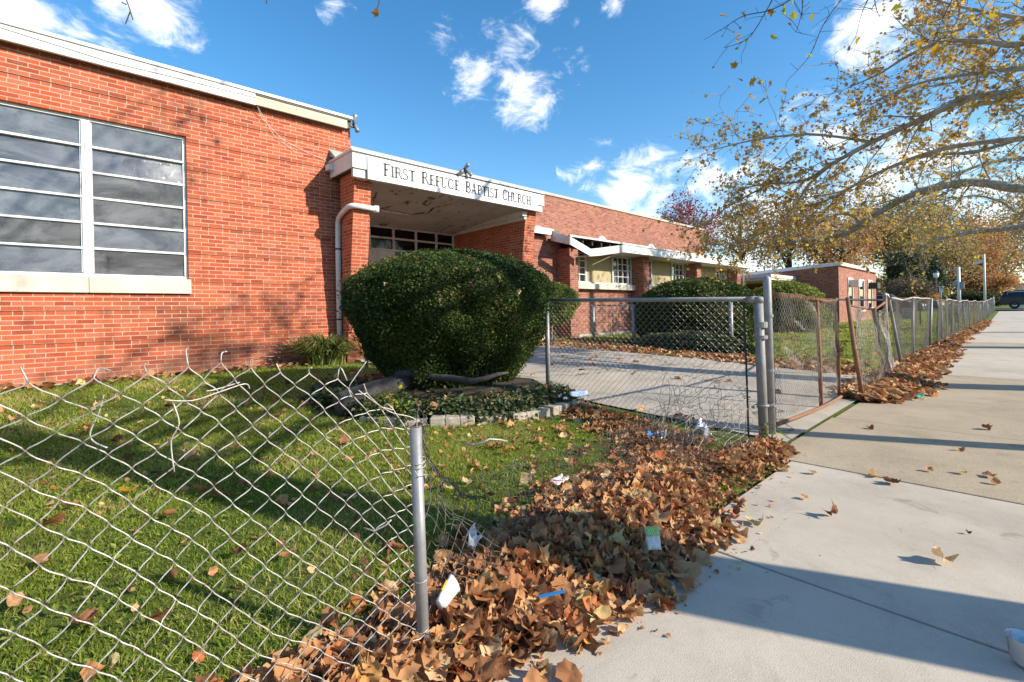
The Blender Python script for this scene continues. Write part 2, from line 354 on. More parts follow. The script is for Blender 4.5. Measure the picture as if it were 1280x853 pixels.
class Acc:
    """collects shapes (world coordinates) and links them as ONE mesh object"""
    def __init__(s): s.V = []; s.P = {}; s.n = 0; s.r = {}
    def add(s, V, F, rnd=None):
        V = np.asarray(V, float).reshape(-1, 3)
        if isinstance(F, np.ndarray): F = [F]
        for f in F:
            f = np.asarray(f, int)
            if f.ndim == 1: f = f[None]
            k = f.shape[1]; s.P.setdefault(k, []).append(f + s.n)
            s.r.setdefault(k, []).append(np.full(len(f), 0.5) if rnd is None else (np.full(len(f), rnd) if np.isscalar(rnd) else rnd))
        s.V.append(V); s.n += len(V)
    def box(s, x0, x1, y0, y1, z0, z1):
        v = [(x, y, z) for z in (z0, z1) for y in (y0, y1) for x in (x0, x1)]
        s.add(v, np.array([[0, 2, 3, 1], [4, 5, 7, 6], [0, 1, 5, 4], [2, 6, 7, 3], [0, 4, 6, 2], [1, 3, 7, 5]]))
    def hexa(s, v8):                     # 8 corners: bottom ring then top ring (counter-clockwise)
        s.add(v8, np.array([[3, 2, 1, 0], [4, 5, 6, 7], [0, 1, 5, 4], [1, 2, 6, 5], [2, 3, 7, 6], [3, 0, 4, 7]]))
    def quad(s, a, b, c, d): s.add([a, b, c, d], np.array([[0, 1, 2, 3]]))
    def slab(s, a, b, w, h, up=(0, 0, 1)):  # a board from a to b, w wide (sideways), h tall
        a = np.array(a, float); b = np.array(b, float); d = b - a; d /= np.linalg.norm(d); up = np.array(up, float)
        sd = np.cross(d, up); sd /= np.linalg.norm(sd); u = np.cross(sd, d)
        c = lambda p, i, j: p + sd * w / 2 * i + u * h / 2 * j
        s.hexa([c(a, -1, -1), c(a, 1, -1), c(b, 1, -1), c(b, -1, -1), c(a, -1, 1), c(a, 1, 1), c(b, 1, 1), c(b, -1, 1)])
    def tube(s, pts, rad, sides=6, cap=True, rnd=None):
        P = np.asarray(pts, float); n = len(P)
        r = np.full(n, rad) if np.isscalar(rad) else np.asarray(rad, float)
        T = np.gradient(P, axis=0); T /= np.linalg.norm(T, axis=1)[:, None] + 1e-12
        ref = np.array([0, 0, 1.]) if abs(T[0][2]) < .9 else np.array([1., 0, 0])
        A = np.cross(T, ref); bad = np.linalg.norm(A, axis=1) < .2
        if bad.any(): A[bad] = np.cross(T[bad], np.array([.6, .8, 0.]))
        A /= np.linalg.norm(A, axis=1)[:, None] + 1e-12; B = np.cross(A, T)
        th = np.arange(sides) * 2 * math.pi / sides
        V = P[:, None] + r[:, None, None] * (np.cos(th)[None, :, None] * A[:, None] + np.sin(th)[None, :, None] * B[:, None])
        i = np.arange(n - 1)[:, None] * sides; j = np.arange(sides)[None]; k = (j + 1) % sides
        F = np.stack([i + j, i + k, i + sides + k, i + sides + j], -1).reshape(-1, 4)
        s.add(V.reshape(-1, 3), F, rnd)
        if cap:
            s.P.setdefault(sides, []).append(np.array([np.arange(sides)[::-1] + s.n - n * sides, np.arange(sides) + s.n - sides]))
            s.r.setdefault(sides, []).append(np.full(2, .5 if rnd is None else rnd))
    def lathe(s, c, prof, sides=20):     # prof: (radius, height) pairs
        th = np.arange(sides) * 2 * math.pi / sides
        V = np.array([[(c[0] + r * math.cos(t), c[1] + r * math.sin(t), c[2] + h) for t in th] for r, h in prof])
        n = len(prof); i = np.arange(n - 1)[:, None] * sides; j = np.arange(sides)[None]; k = (j + 1) % sides
        F = np.stack([i + j, i + k, i + sides + k, i + sides + j], -1).reshape(-1, 4)
        s.add(V.reshape(-1, 3), [F, np.array([np.arange(sides)[::-1]]), np.array([np.arange(sides) + (n - 1) * sides])])
    def build(s, name, mat, parent=None, smooth=False, bev=0., rnd=False, origin=None):
        V = np.concatenate(s.V)
        o0 = np.array(parent['_w'] if parent is not None else (origin if origin is not None else (0, 0, 0)), float)
        polys = []; rr = []
        for k in s.P: polys += s.P[k]; rr += s.r[k]
        me = mesh_np(name, V - o0, polys, mat, np.concatenate(rr) if rnd else None, smooth)
        o = bpy.data.objects.new(name, me); COL.objects.link(o)
        if parent is not None:
            o.parent = parent; o['_w'] = list(o0)
        else:
            o.location = o0; o['_w'] = list(o0)
        if bev:
            b = o.modifiers.new('bevel', 'BEVEL'); b.width = bev; b.segments = 2; b.limit_method = 'ANGLE'
        return o

def tag(o, label, cat, group=None, kind=None):
    if label: o['label'] = label
    if cat: o['category'] = cat
    if group: o['group'] = group
    if kind: o['kind'] = kind
    return o
def thing(name, label, cat, loc, group=None):
    o = bpy.data.objects.new(name, None); COL.objects.link(o); o.location = loc; o['_w'] = list(map(float, loc))
    o.empty_display_size = .2
    return tag(o, label, cat, group)
def struct(o): o['kind'] = 'structure'; return o

def rots(n, yaw=None, pitch=0., roll=0.):
    """n rotation matrices; pitch/roll are arrays or scalars (radians)"""
    yaw = rng.uniform(0, 2 * math.pi, n) if yaw is None else np.broadcast_to(yaw, n)
    p = np.broadcast_to(pitch, n); r = np.broadcast_to(roll, n)
    cy, sy, cp, sp, cr, sr = np.cos(yaw), np.sin(yaw), np.cos(p), np.sin(p), np.cos(r), np.sin(r)
    z = np.zeros(n); o = np.ones(n)
    Rz = np.stack([cy, -sy, z, sy, cy, z, z, z, o], -1).reshape(n, 3, 3)
    Ry = np.stack([cp, z, sp, z, o, z, -sp, z, cp], -1).reshape(n, 3, 3)
    Rx = np.stack([o, z, z, z, cr, -sr, z, sr, cr], -1).reshape(n, 3, 3)
    return Rz @ Ry @ Rx
def scatter(T, F, pos, R, scale, acc, rnd=None):
    """stamp template T (k,3), faces F (list of arrays) at pos (n,3)"""
    n = len(pos); T = np.asarray(T)
    V = np.einsum('nij,kj->nki', R, T) * np.broadcast_to(scale, n)[:, None, None] + pos[:, None]
    rnd = rng.random(n) if rnd is None else rnd
    off = (np.arange(n) * len(T))[:, None, None]
    fs = []; first = True
    V = V.reshape(-1, 3); base = acc.n
    for f in F:
        f = np.asarray(f); g = (f[None] + off).reshape(-1, f.shape[1])
        acc.P.setdefault(f.shape[1], []).append(g + base); acc.r.setdefault(f.shape[1], []).append(np.repeat(rnd, len(f)))
    acc.V.append(V); acc.n += len(V)

# leaf templates -------------------------------------------------------------
def leaf_outline():
    half = [(0, -.40), (.15, -.42), (.36, -.44), (.45, -.28), (.62, -.18), (.57, -.03), (.70, .15), (.55, .22), (.53, .37), (.37, .40), (.28, .53), (.15, .62), (.0, .80)]
    r = [(x, y) for x, y in half]; l = [(-x, y) for x, y in half[1:-1]][::-1]
    return np.array(r + l)
LO = leaf_outline(); NL = len(LO)
def dry_leaf(seed, curl):
    r = np.random.default_rng(seed)
    c = np.array([0., -.12]); V = [np.array([[c[0], c[1]]])]
    for k in (.38, .72, 1.0): V.append(c + (LO - c) * k)
    xy = np.concatenate(V); z = np.zeros(len(xy))
    x, y = xy[:, 0], xy[:, 1]; rr = np.hypot(x, y)
    ph = r.uniform(0, 6.28, 4)
    z += curl * (.55 * x * x * r.uniform(.3, 1.6) + .5 * y * y * r.uniform(-.4, 1.4))
    z += curl * .20 * np.sin(5 * x + ph[0]) * rr + curl * .17 * np.sin(6 * y + ph[1]) * rr + curl * .14 * np.sin(8 * (x + y) + ph[2]) * rr
    z += .07 * np.cos(np.arctan2(y + .1, x) * 5) * rr
    ang = x * curl * r.uniform(.3, 1.3)
    X = np.where(np.abs(x) > 1e-6, np.sin(ang) / np.maximum(np.abs(curl) * .8, .3), x)
    X = x * (1 - .22 * curl * rr)
    T = np.stack([X, y * (1 - .15 * curl * rr), z], -1)
    F3 = np.array([[0, 1 + i, 1 + (i + 1) % NL] for i in range(NL)])
    F4 = np.concatenate([[[1 + k * NL + i, 1 + (k + 1) * NL + i, 1 + (k + 1) * NL + (i + 1) % NL, 1 + k * NL + (i + 1) % NL] for i in range(NL)] for k in (0, 1)])
    # stalk
    b = len(T); st = np.array([[-.012, -.40, 0], [.012, -.40, 0], [.01, -.8, .12 * curl], [-.01, -.8, .12 * curl]])
    T = np.concatenate([T, st]); F4 = np.concatenate([F4, [[b, b + 1, b + 2, b + 3]]])
    return T, [F3, F4]
DRYV = [dry_leaf(100 + i, .35 + .14 * i) for i in range(10)]
# light leaf for standing trees: folded five-lobed outline
LT = np.array([[0, -.4, 0], [.55, -.28, .10], [.36, .0, .06], [.72, .18, .14], [.28, .28, .05], [0, .75, -.04], [-.28, .28, .05], [-.72, .18, .14], [-.36, 0, .06], [-.55, -.28, .10]])
LF = [np.array([[0, 1, 2, 3, 4, 5], [0, 5, 6, 7, 8, 9]])]
QT = np.array([[-.5, -.5, 0], [.5, -.5, .08], [.5, .5, 0], [-.5, .5, .08]]); QF = [np.array([[0, 1, 2, 3]])]
DT = np.array([[0, -.5, 0], [.32, .05, .1], [0, .55, 0], [-.32, .05, .1]]); DF = [np.array([[0, 1, 2, 3]])]

# ------------------------------------------------------------------ terrain
def zg(u, v):
    u = np.asarray(u, float); v = np.asarray(v, float)
    z = np.clip((v - 1.5) / 3.5, 0, 1) * .17 + np.clip((v - 5) / 4.5, 0, 1) * .145
    z = z + np.clip((u - 46) / 26, 0, 1) * .6
    return z
def Z(u, v): return float(zg(u, v))

us = np.unique(np.concatenate([[-600, -200, -60, -20], np.arange(-8, 14, .5), np.arange(14, 90, 2.), [100, 140, 220, 600]]))
vs = np.unique(np.concatenate([[-600, -150, -40, -12, -6], [-2.9], np.arange(-2.5, 11, .25), np.arange(11, 40, 2.), [60, 120, 300, 600]]))
UU, VV = np.meshgrid(us, vs, indexing='ij')
ZZ = zg(UU, VV) + np.where(VV < 1.30, -.05, 0) - np.where(VV < -2.6, .12, 0)
nU, nV = UU.shape; idx = np.arange(nU * nV).reshape(nU, nV)
F = np.stack([idx[:-1, :-1], idx[1:, :-1], idx[1:, 1:], idx[:-1, 1:]], -1).reshape(-1, 4)
g = Acc(); g.add(np.stack([UU, VV, ZZ], -1).reshape(-1, 3), F); struct(g.build('ground', M['ground'], smooth=True))

def sheet(name, u0, u1, v0, v1, dz, mat, nu=10, nv=10, hole=None):
    a = np.linspace(u0, u1, nu); b = np.linspace(v0, v1, nv); A, B = np.meshgrid(a, b, indexing='ij')
    ii = np.arange(nu * nv).reshape(nu, nv); F = np.stack([ii[:-1, :-1], ii[1:, :-1], ii[1:, 1:], ii[:-1, 1:]], -1).reshape(-1, 4)
    q = Acc(); q.add(np.stack([A, B, zg(A, B) + dz], -1).reshape(-1, 3), F); return struct(q.build(name, mat))
sheet('road', -200, 200, -14, -3.05, -.13, M['asphalt'], 60, 4)
q = Acc(); q.box(-120, 46, -3.05, -2.9, -.3, -.005); struct(q.build('kerb', M['concrete_pale'], bev=.015))

# sidewalk: separate poured slabs with open joints
q = Acc()
J = [-6.3, -4.55, -2.8, -1.05, .62, 2.36, 4.165]
EDGE = 1.25
for a, b in zip(J[:-1], J[1:]):
    q.box(a + .007, b - .007, -1.0, EDGE, -.12, 0)
J2 = [11.0, 12.7, 14.4, 16.1, 18.8]
for a, b in zip(J2[:-1], J2[1:]): q.box(a + .008, b - .008, -1.0, EDGE - .05, -.12, .001)
for k in range(16):
    a = 21.0 + k * 1.55
    q.box(a + .008, a + 1.542, -1.0, 1.3, -.12, 0)
struct(q.build('sidewalk', M['side'], bev=.006))
sheet('far_sidewalk', 45.9, 66, -1.0, 1.4, .004, M['side'], 20, 4)
q = Acc()
q.box(4.172, 6.09, -2.9, 1.42, -.12, .002); q.box(6.105, 10.99, -2.9, 1.40, -.12, .0)
q.box(18.81, 20.98, -1.0, 1.3, -.12, .001)
struct(q.build('driveway_apron', M['apron'], bev=.006))
q = Acc()
# driveway up to the porch
a = np.linspace(4.66, 10.1, 12); b = np.linspace(1.43, 8.9, 40); A, B = np.meshgrid(a, b, indexing='ij')
A = A + (np.clip((B - 5.2) / 3.5, 0, 1) * -.35) * (A < 5)
ii = np.arange(A.size).reshape(A.shape); F = np.stack([ii[:-1, :-1], ii[1:, :-1], ii[1:, 1:], ii[:-1, 1:]], -1).reshape(-1, 4)
q.add(np.stack([A, B, zg(A, B) + .018], -1).reshape(-1, 3), F); struct(q.build('driveway', M['drive']))
q = Acc(); q.box(4.3, 9.0, 8.9, 11.74, .1, .345); struct(q.build('porch_floor', M['drive'], bev=.01))
sheet('cross_street', 67, 79, -60, 60, .03, M['asphalt'], 4, 20)

# ------------------------------------------------------------------ church
CH = thing('church', 'long low red brick church with white fascias, flat roofs and a lettered entrance canopy', 'church', (4.45, 9.49, .3))
WV = 9.49
W0, W1, WZ0, WZ1 = -3.9, 1.585, 1.87, 4.25
q = Acc()
zs = [.30, .905] + [.905 + .46667 * k for k in range(1, 10)]
zs = [z for z in zs if z < 5.04] + [5.06]
def prof(z):                             # each seven-course band leans out a little towards its foot
    k = (z - .905) / .46667; f = k - math.floor(k + 1e-6)
    return (1 - f) * .016 if z >= .904 else (1 - (z - .438) / .46667) * .016
def strip(x0, x1, z0, z1, o0, o1):
    q.quad((x0, WV - o0, z0), (x1, WV - o0, z0), (x1, WV - o1, z1), (x0, WV - o1, z1))
UR, UL = 4.45, -9.0
cuts = sorted(set([round(z, 5) for z in zs] + [WZ0, WZ1]))
for z0, z1 in zip(cuts[:-1], cuts[1:]):
    o0 = prof(z0); kk = (z1 - .905) / .46667
    o1 = 0.0 if abs(kk - round(kk)) < 1e-3 else prof(z1)
    for x0, x1 in ([(UL, W0), (W1, UR)] if WZ0 - 1e-4 <= z0 and z1 <= WZ1 + 1e-4 else [(UL, UR)]):
        strip(x0, x1, z0, z1, o0, o1)
        q.quad((x0, WV, z0), (x1, WV, z0), (x1, WV - o0, z0), (x0, WV - o0, z0))
# window reveals, end wall, back
q.quad((W1, WV, WZ0), (W1, WV + .13, WZ0), (W1, WV + .13, WZ1), (W1, WV, WZ1))
q.quad((W0, WV + .13, WZ0), (W0, WV, WZ0), (W0, WV, WZ1), (W0, WV + .13, WZ1))
q.quad((W0, WV, WZ1), (W1, WV, WZ1), (W1, WV + .13, WZ1), (W0, WV + .13, WZ1))
q.quad((UR, WV - .016, .2), (UR, 24, .2), (UR, 24, 5.06), (UR, WV - .003, 5.06))
q.quad((UL, 24, .2), (UL, WV, .2), (UL, WV, 5.06), (UL, 24, 5.06))
q.quad((UR, 24, .2), (UL, 24, .2), (UL, 24, 5.06), (UR, 24, 5.06))
q.build('brick_wall', M['brick'], CH)
q = Acc(); q.box(UL, 4.0, WV - .07, WV + .1, .05, .325); q.build('footing', M['concrete_pale'], CH, bev=.01)
q = Acc(); q.box(UL - .1, 4.43, WV - .10, 24.1, 5.063, 5.26); q.build('roof', M['roof'], CH)
q = Acc(); q.box(UL - .1, 2.62, WV - .155, WV - .10, 5.02, 5.225); rf = q.build('fascia', M['white'], CH, bev=.006)
for ux in (-7.2, -4.2, -1.2, .15, 1.8):
    q = Acc(); q.box(ux, ux + .006, WV - .157, WV - .150, 5.03, 5.22); q.build('joint', M['greymetal'], rf)
q = Acc(); q.box(2.624, 4.33, WV - .145, WV - .10, 5.03, 5.20); o = q.build('fascia', M['cream'], CH, bev=.006); o['label'] = 'bare cream board at the right end'
q = Acc(); q.box(UL - .1, 4.44, WV - .18, WV + .1, 5.23, 5.285); q.build('roof_edge', M['white'], CH, bev=.008)
q = Acc(); q.box(2.63, 4.42, WV - .16, WV - .10, 5.203, 5.228); q.build('drip_strip', M['roof'], CH)
# thin cables across the fascia and hanging on the wall
q = Acc()
q.tube([(-2.5, WV - .165, 5.14), (-.5, WV - .165, 5.17), (.6, WV - .166, 5.10), (1.6, WV - .166, 5.13), (2.63, WV - .166, 5.15)], .006, 5)
q.tube([(2.62, WV - .15, 5.08), (2.75, WV - .03, 4.86), (3.1, WV - .03, 4.55), (3.5, WV - .03, 4.42), (3.9, WV - .03, 4.33), (4.0, WV - .03, 4.2)], .0035, 5)
q.tube([(2.65, WV - .12, 5.03), (2.95, WV - .03, 4.6), (3.35, WV - .03, 4.35)], .003, 5)
q.build('cable', M['pvc'], CH)
# big awning window
win = Acc(); sec = 1.245
xs = [W1 - .02 - i * sec for i in range(5)]
FV = WV + .075
win.box(W0, W1, FV - .03, FV + .03, WZ1 - .045, WZ1); win.box(W0, W1, FV - .03, FV + .03, WZ0, WZ0 + .05)
win.box(W1 - .03, W1, FV - .03, FV + .03, WZ0 + .05, WZ1 - .045); win.box(W0, W0 + .03, FV - .03, FV + .03, WZ0 + .05, WZ1 - .045)
edges = [1.555, .385, -.86, -2.105, -3.35]
for e in edges[1:-1]:
    win.box(e - .105, e, FV - .045, FV + .03, WZ0 + .05, WZ1 - .045)
    win.box(e - .062, e - .043, FV - .052, FV - .045, WZ0 + .06, WZ1 - .05)
rows = np.linspace(WZ0 + .05, WZ1 - .045, 7)
for x1, x0 in zip(edges[:-1], edges[1:]):
    x1 = x1 if x1 > 1.5 else x1 - .105
    for r in rows[1:-1]: win.box(x0, x1, FV - .036, FV + .02, r - .016, r + .016)
    for r0, r1 in zip(rows[:-1], rows[1:]):
        for xx in (x0, x1 - .018): win.box(xx, xx + .018, FV - .022, FV + .02, r0 + .016, r1 - .016)
WIN = win.build('window', M['white'], CH, bev=.003)
q = Acc()
for x1, x0 in zip(edges[:-1], edges[1:]):
    for r0, r1 in zip(rows[:-1], rows[1:]):
        t = rng.uniform(-.016, .020); s = rng.uniform(-.008, .008)
        q.quad((x0, FV - t - s, r0), (x1, FV - t + s, r0), (x1, FV + t + s, r1), (x0, FV + t - s, r1))
q.build('pane', M['obscure'], WIN)
q = Acc(); q.box(W0 - .02, .332, WV - .06, WV + .14, 1.63, WZ0 - .002); q.box(.336, 1.61, WV - .06, WV + .14, 1.63, WZ0 - .002); q.build('sill', M['stone'], WIN, bev=.008)
# room behind the window
q = Acc(); r0 = (W0 - .3, 2.6, WV + .16, 13.2, .6, 4.6)
a, b, c, d, e, f = r0
q.quad((a, c, e), (b, c, e), (b, d, e), (a, d, e)); q.quad((a, d, f), (b, d, f), (b, c, f), (a, c, f))
q.quad((a, d, e), (b, d, e), (b, d, f), (a, d, f)); q.quad((a, c, e), (a, d, e), (a, d, f), (a, c, f)); q.quad((b, d, e), (b, c, e), (b, c, f), (b, d, f))
q.build('room_wall', M['room'], CH)
cu = Acc()
for x0, x1 in ((.78, 1.08), (1.16, 1.55)):
    n = 40; xx = np.linspace(x0, x1, n); yy = WV + .19 + .03 * np.sin(xx * 75) + .01 * np.sin(xx * 31)
    V = np.concatenate([np.stack([xx, yy, np.full(n, 2.75)], -1), np.stack([xx, yy, np.full(n, 4.3)], -1)])
    cu.add(V, np.stack([np.arange(n - 1), np.arange(1, n), np.arange(1, n) + n, np.arange(n - 1) + n], -1))
o = cu.build('curtain', M['curtain'], None, True); tag(o, 'pleated pinkish curtain hanging behind the right half of the big window', 'curtain')
q = Acc(); q.box(-.52, .02, WV + .28, WV + .34, 1.9, 2.22); o = q.build('cardboard_sheet', M['paper'], None, bev=.004); tag(o, 'white sheet standing inside the big window at its lower left', 'sheet')

# portico ---------------------------------------------------------------------
q = Acc(); q.box(4.02, 9.2, 8.48, 12.3, 4.0, 4.285); q.build('portico_roof', M['roof'], CH)
q = Acc()
q.box(4.0, 9.22, 8.455, 8.485, 3.975, 4.272); q.box(3.998, 4.025, 8.485, 9.47, 3.975, 4.272); q.box(9.19, 9.22, 8.485, 10.4, 3.975, 4.272)
q.build('fascia', M['white'], CH, bev=.005)
q = Acc(); q.box(3.975, 9.245, 8.425, 8.60, 4.274, 4.325); q.box(3.975, 4.12, 8.60, 9.47, 4.274, 4.325); q.box(9.1, 9.245, 8.60, 10.4, 4.274, 4.325)
q.build('roof_edge', M['white'], CH, bev=.008)
q = Acc(); q.box(4.0, 9.2, 8.443, 8.455, 4.255, 4.273); q.build('drip_strip', M['black'], CH)
q = Acc(); q.box(4.026, 9.18, 8.487, 8.56, 3.815, 3.974); q.build('beam', M['peel'], CH)
q = Acc(); q.box(8.56, 8.728, 8.60, 11.7, 3.66, 3.80); q.build('trim', M['peel'], CH, bev=.01)
q = Acc(); q.box(8.64, 8.728, 8.62, 11.7, 3.585, 3.657); q.build('trim', M['peel'], CH, bev=.01)
def peel_soffit():
    t = NT('peeling_soffit_paint'); p = t.pos()
    c = t.mix(t.maprange(t.noise(p, 1.4, 6), .35, .65), (.44, .385, .33), (.36, .31, .265))
    mp = t.node('Mapping'); mp.inputs['Scale'].default_value = (1., .45, 1); t.l.new(p, mp.inputs['Vector'])
    f = t.maprange(t.noise(mp.outputs[0], 2.6, 9, .74, 1.2), .565, .60)
    c = t.mix(f, c, (.055, .042, .034))
    return t.done(t.bsdf(c, .8, 0, t.bump(f, .6, .01), .2))
M['soffit'] = peel_soffit()
q = Acc(); q.hexa([(4.16, 8.563, 3.82), (8.80, 8.563, 3.82), (8.80, 11.9, 3.60), (4.16, 11.9, 3.60), (4.16, 8.563, 3.85), (8.80, 8.563, 3.85), (8.80, 11.9, 3.70), (4.16, 11.9, 3.70)]); q.build('soffit', M['soffit'], CH)
q = Acc(); q.tube([(4.3, 10.2, 3.665), (5.9, 10.2, 3.665), (6.35, 10.35, 3.69)], .022, 8); q.build('conduit', M['peel'], CH, True)
# piers leaning outwards to the top, and the side walls behind them
def pier(x0, x1, vt, vb, vback, zt, zb=.2, mat='brick'):
    q = Acc(); q.hexa([(x0, vb, zb), (x1, vb, zb), (x1, vback, zb), (x0, vback, zb), (x0, vt, zt), (x1, vt, zt), (x1, vback, zt), (x0, vback, zt)])
    return q.build('pier', M[mat], CH)
pier(4.13, 4.48, 8.64, 9.14, 9.30, 3.97)
pier(8.73, 9.10, 8.62, 9.14, 11.9, 3.975)
q = Acc(); q.box(4.451, 4.478, 9.301, 11.9, .2, 3.64); q.build('side_wall', M['brick'], CH)
q = Acc(); q.box(4.48, 8.73, 11.76, 11.9, .2, .9); q.build('brick_wall', M['brick'], CH)
q = Acc()                                   # storefront: frame, glass, panel
for z in (.345, 1.0, 2.35, 2.98, 3.30, 3.585): q.box(4.5, 8.72, 11.66, 11.73, z - .025, z + .025)
for x in (4.52, 5.05, 5.95, 6.65, 7.36, 8.05, 8.66): q.box(x - .03, x + .03, 11.655, 11.735, .36, 3.6)
SF = q.build('storefront', M['peel'], CH, bev=.004)
q = Acc(); q.quad((4.5, 11.70, .36), (8.72, 11.70, .36), (8.72, 11.70, 3.6), (4.5, 11.70, 3.6)); q.build('pane', M['pane_dark'], SF)
q = Acc(); q.box(5.98, 6.62, 11.67, 11.69, 2.38, 2.95); q.build('board', M['peel'], SF)
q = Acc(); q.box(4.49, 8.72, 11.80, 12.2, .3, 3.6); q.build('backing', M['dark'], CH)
# downpipe
q = Acc()
q.tube([(4.56, 8.66, 3.30), (4.16, 8.66, 3.31), (4.085, 8.70, 3.31), (4.06, 8.8, 3.30), (4.06, 9.1, 3.22), (4.07, 9.26, 3.16), (4.075, 9.31, 3.06), (4.075, 9.33, 2.6), (4.075, 9.34, .35)], .052, 12)
q.lathe((4.565, 8.66, 3.30), [(.001, -.062), (.06, -.06), (.06, .06), (.001, .062)], 12)
DP = q.build('downpipe', M['pvc'], CH, True)
q = Acc()
for z in (2.55, 1.15): q = Acc(); q.tube([(4.075, 9.33, z - .015), (4.075, 9.33, z + .015)], .058, 12); q.build('strap', M['black'], DP)
q = Acc(); q.box(3.90, 4.0, 9.28, 9.46, 4.10, 4.22); q.build('gutter_outlet', M['white'], CH, bev=.01)
q = Acc(); q.hexa([(4.0, 9.2, 4.32), (4.44, 9.2, 4.32), (4.44, 9.475, 4.42), (4.0, 9.475, 4.42), (4.0, 9.2, 4.34), (4.44, 9.2, 4.34), (4.44, 9.475, 4.56), (4.0, 9.475, 4.56)])
q.build('flashing', paint('green_copper_flashing', (.36, .42, .38), (.30, .32, .30), .6, 6.), CH)

# sign ------------------------------------------------------------------------
q = Acc(); q.box(4.29, 8.935, 8.425, 8.452, 3.80, 4.235); SG = q.build('sign_panel', M['white_clean'], CH, bev=.003)
TH, TN = .235, .14
def arc(cx, cy, rx, ry, a0, a1, n=14, th=TH * .62, tn=TN, rot=0):
    out = []; A = np.linspace(R_(a0), R_(a1), n)
    for a, b in zip(A[:-1], A[1:]):
        w = lambda t: tn + (th - tn) * abs(math.cos(t)) ** 1.6
        p = lambda t, s: (cx + (rx + s * w(t)) * math.cos(t), cy + (ry + s * w(t) * .8) * math.sin(t))
        out.append([p(a, -.5), p(b, -.5), p(b, .5), p(a, .5)])
    return out
def rc(x0, x1, y0, y1): return [[(x0, y0), (x1, y0), (x1, y1), (x0, y1)]]
def stem(x, w=TH, s=.10, top=True, bot=True):
    o = rc(x, x + w, 0, 1)
    if bot: o += rc(x - s, x + w + s, 0, .07)
    if top: o += rc(x - s, x + w + s, .93, 1)
    return o
def diag(x0, x1, w, y0=0, y1=1): return [[(x0, y0), (x0 + w, y0), (x1 + w, y1), (x1, y1)]]
GL = {
 'F': (.74, stem(.12) + rc(.2, .72, .89, 1) + rc(.67, .72, .74, 1) + rc(.2, .54, .455, .565) + rc(.5, .545, .40, .63)),
 'I': (.42, stem(.125)),
 'R': (.92, stem(.12) + rc(.2, .48, .89, 1) + arc(.45, .745, .23, .23, -90, 90) + rc(.2, .48, .47, .56) + diag(.78, .42, .17, 0, .52)[:1] + rc(.72, 1.0, 0, .09)),
 'S': (.72, arc(.36, .745, .225, .225, 30, 270, 18, TH * .5) + arc(.36, .27, .26, .245, -150, 90, 18, TH * .62) + rc(.55, .595, .68, .98) + rc(.09, .135, .02, .36)),
 'T': (.84, stem(.335, top=False) + rc(.04, .80, .88, 1) + rc(.04, .085, .70, 1) + rc(.755, .80, .70, 1)),
 'E': (.78, stem(.12) + rc(.2, .70, .89, 1) + rc(.655, .70, .76, 1) + rc(.2, .52, .455, .565) + rc(.48, .525, .40, .63) + rc(.2, .74, 0, .11) + rc(.695, .74, 0, .26)),
 'U': (.94, rc(.12, .12 + TH * .9, .28, 1) + rc(.02, .40, .90, 1) + rc(.70, .76, .28, 1) + rc(.60, .88, .90, 1) + arc(.45, .30, .27, .27, 180, 360, 14, TH * .6)),
 'G': (.94, arc(.48, .5, .36, .47, 40, 322, 24, TH * .85) + rc(.70, .74, .66, .98) + rc(.66, .80, .05, .42) + rc(.58, .90, .38, .42)),
 'B': (.84, stem(.12, s=.08) + rc(.2, .45, .90, 1) + rc(.2, .48, .48, .57) + rc(.2, .48, 0, .09) + arc(.43, .755, .22, .225, -90, 90) + arc(.45, .265, .27, .245, -90, 90)),
 'A': (.94, diag(.10, .42, .055) + diag(.62, .40, .17) + rc(.24, .68, .26, .36) + rc(.0, .28, 0, .09) + rc(.56, .92, 0, .09)),
 'P': (.80, stem(.12) + rc(.2, .46, .89, 1) + arc(.44, .725, .25, .25, -90, 90) + rc(.2, .46, .42, .52)),
 'C': (.88, arc(.48, .5, .36, .47, 42, 318, 24, TH * .85) + rc(.72, .76, .66, .98) + rc(.72, .76, .02, .24)),
 'H': (1.02, stem(.12) + stem(.74) + rc(.2, .8, .46, .56)),
}
def lettering(word, u0, u1, acc, z=3.915, big=.25, small=.222, v=8.4245):
    tot = sum(GL[c][0] * (big if i == 0 else small) for i, c in enumerate(word)); k = (u1 - u0) / tot; x = u0
    for i, c in enumerate(word):
        h = big if i == 0 else small; w, polys = GL[c]
        for pg in polys:
            a = [(x + px * h * k, z + py * h) for px, py in pg]
            area = sum(a[j][0] * a[(j + 1) % 4][1] - a[(j + 1) % 4][0] * a[j][1] for j in range(4))
            if area < 0: a = a[::-1]
            acc.hexa([(a[j][0], v, a[j][1]) for j in (0, 1, 2, 3)] + [(a[j][0], v - .003, a[j][1]) for j in (0, 1, 2, 3)])
        x += w * h * k
for wd, a, b in (('FIRST', 4.60, 5.33), ('REFUGE', 5.46, 6.46), ('BAPTIST', 6.60, 7.60), ('CHURCH', 7.72, 8.69)):
    q = Acc(); lettering(wd, a, b, q); q.build('lettering', M['letter'], SG)
tcu = bpy.data.curves.new('small_lettering', 'FONT'); tcu.body = 'Rev. Lloyd Gordon, Sr. Pastor'; tcu.size = .08; tcu.extrude = .001
to = bpy.data.objects.new('small_lettering', tcu); COL.objects.link(to); bpy.context.view_layer.update()
dg = bpy.context.evaluated_depsgraph_get(); me = bpy.data.meshes.new_from_object(to.evaluated_get(dg)); bpy.data.objects.remove(to)
wv = np.array([v.co[:] for v in me.vertices]); kx = .95 / max(wv[:, 0].max(), .01)
for v in me.vertices: 
    x, y, z = v.co; v.co = (7.68 + x * kx - 4.45, 8.4235 - 9.49 - z, 3.833 + y - .3)
me.materials.clear(); me.materials.append(M['letter'])
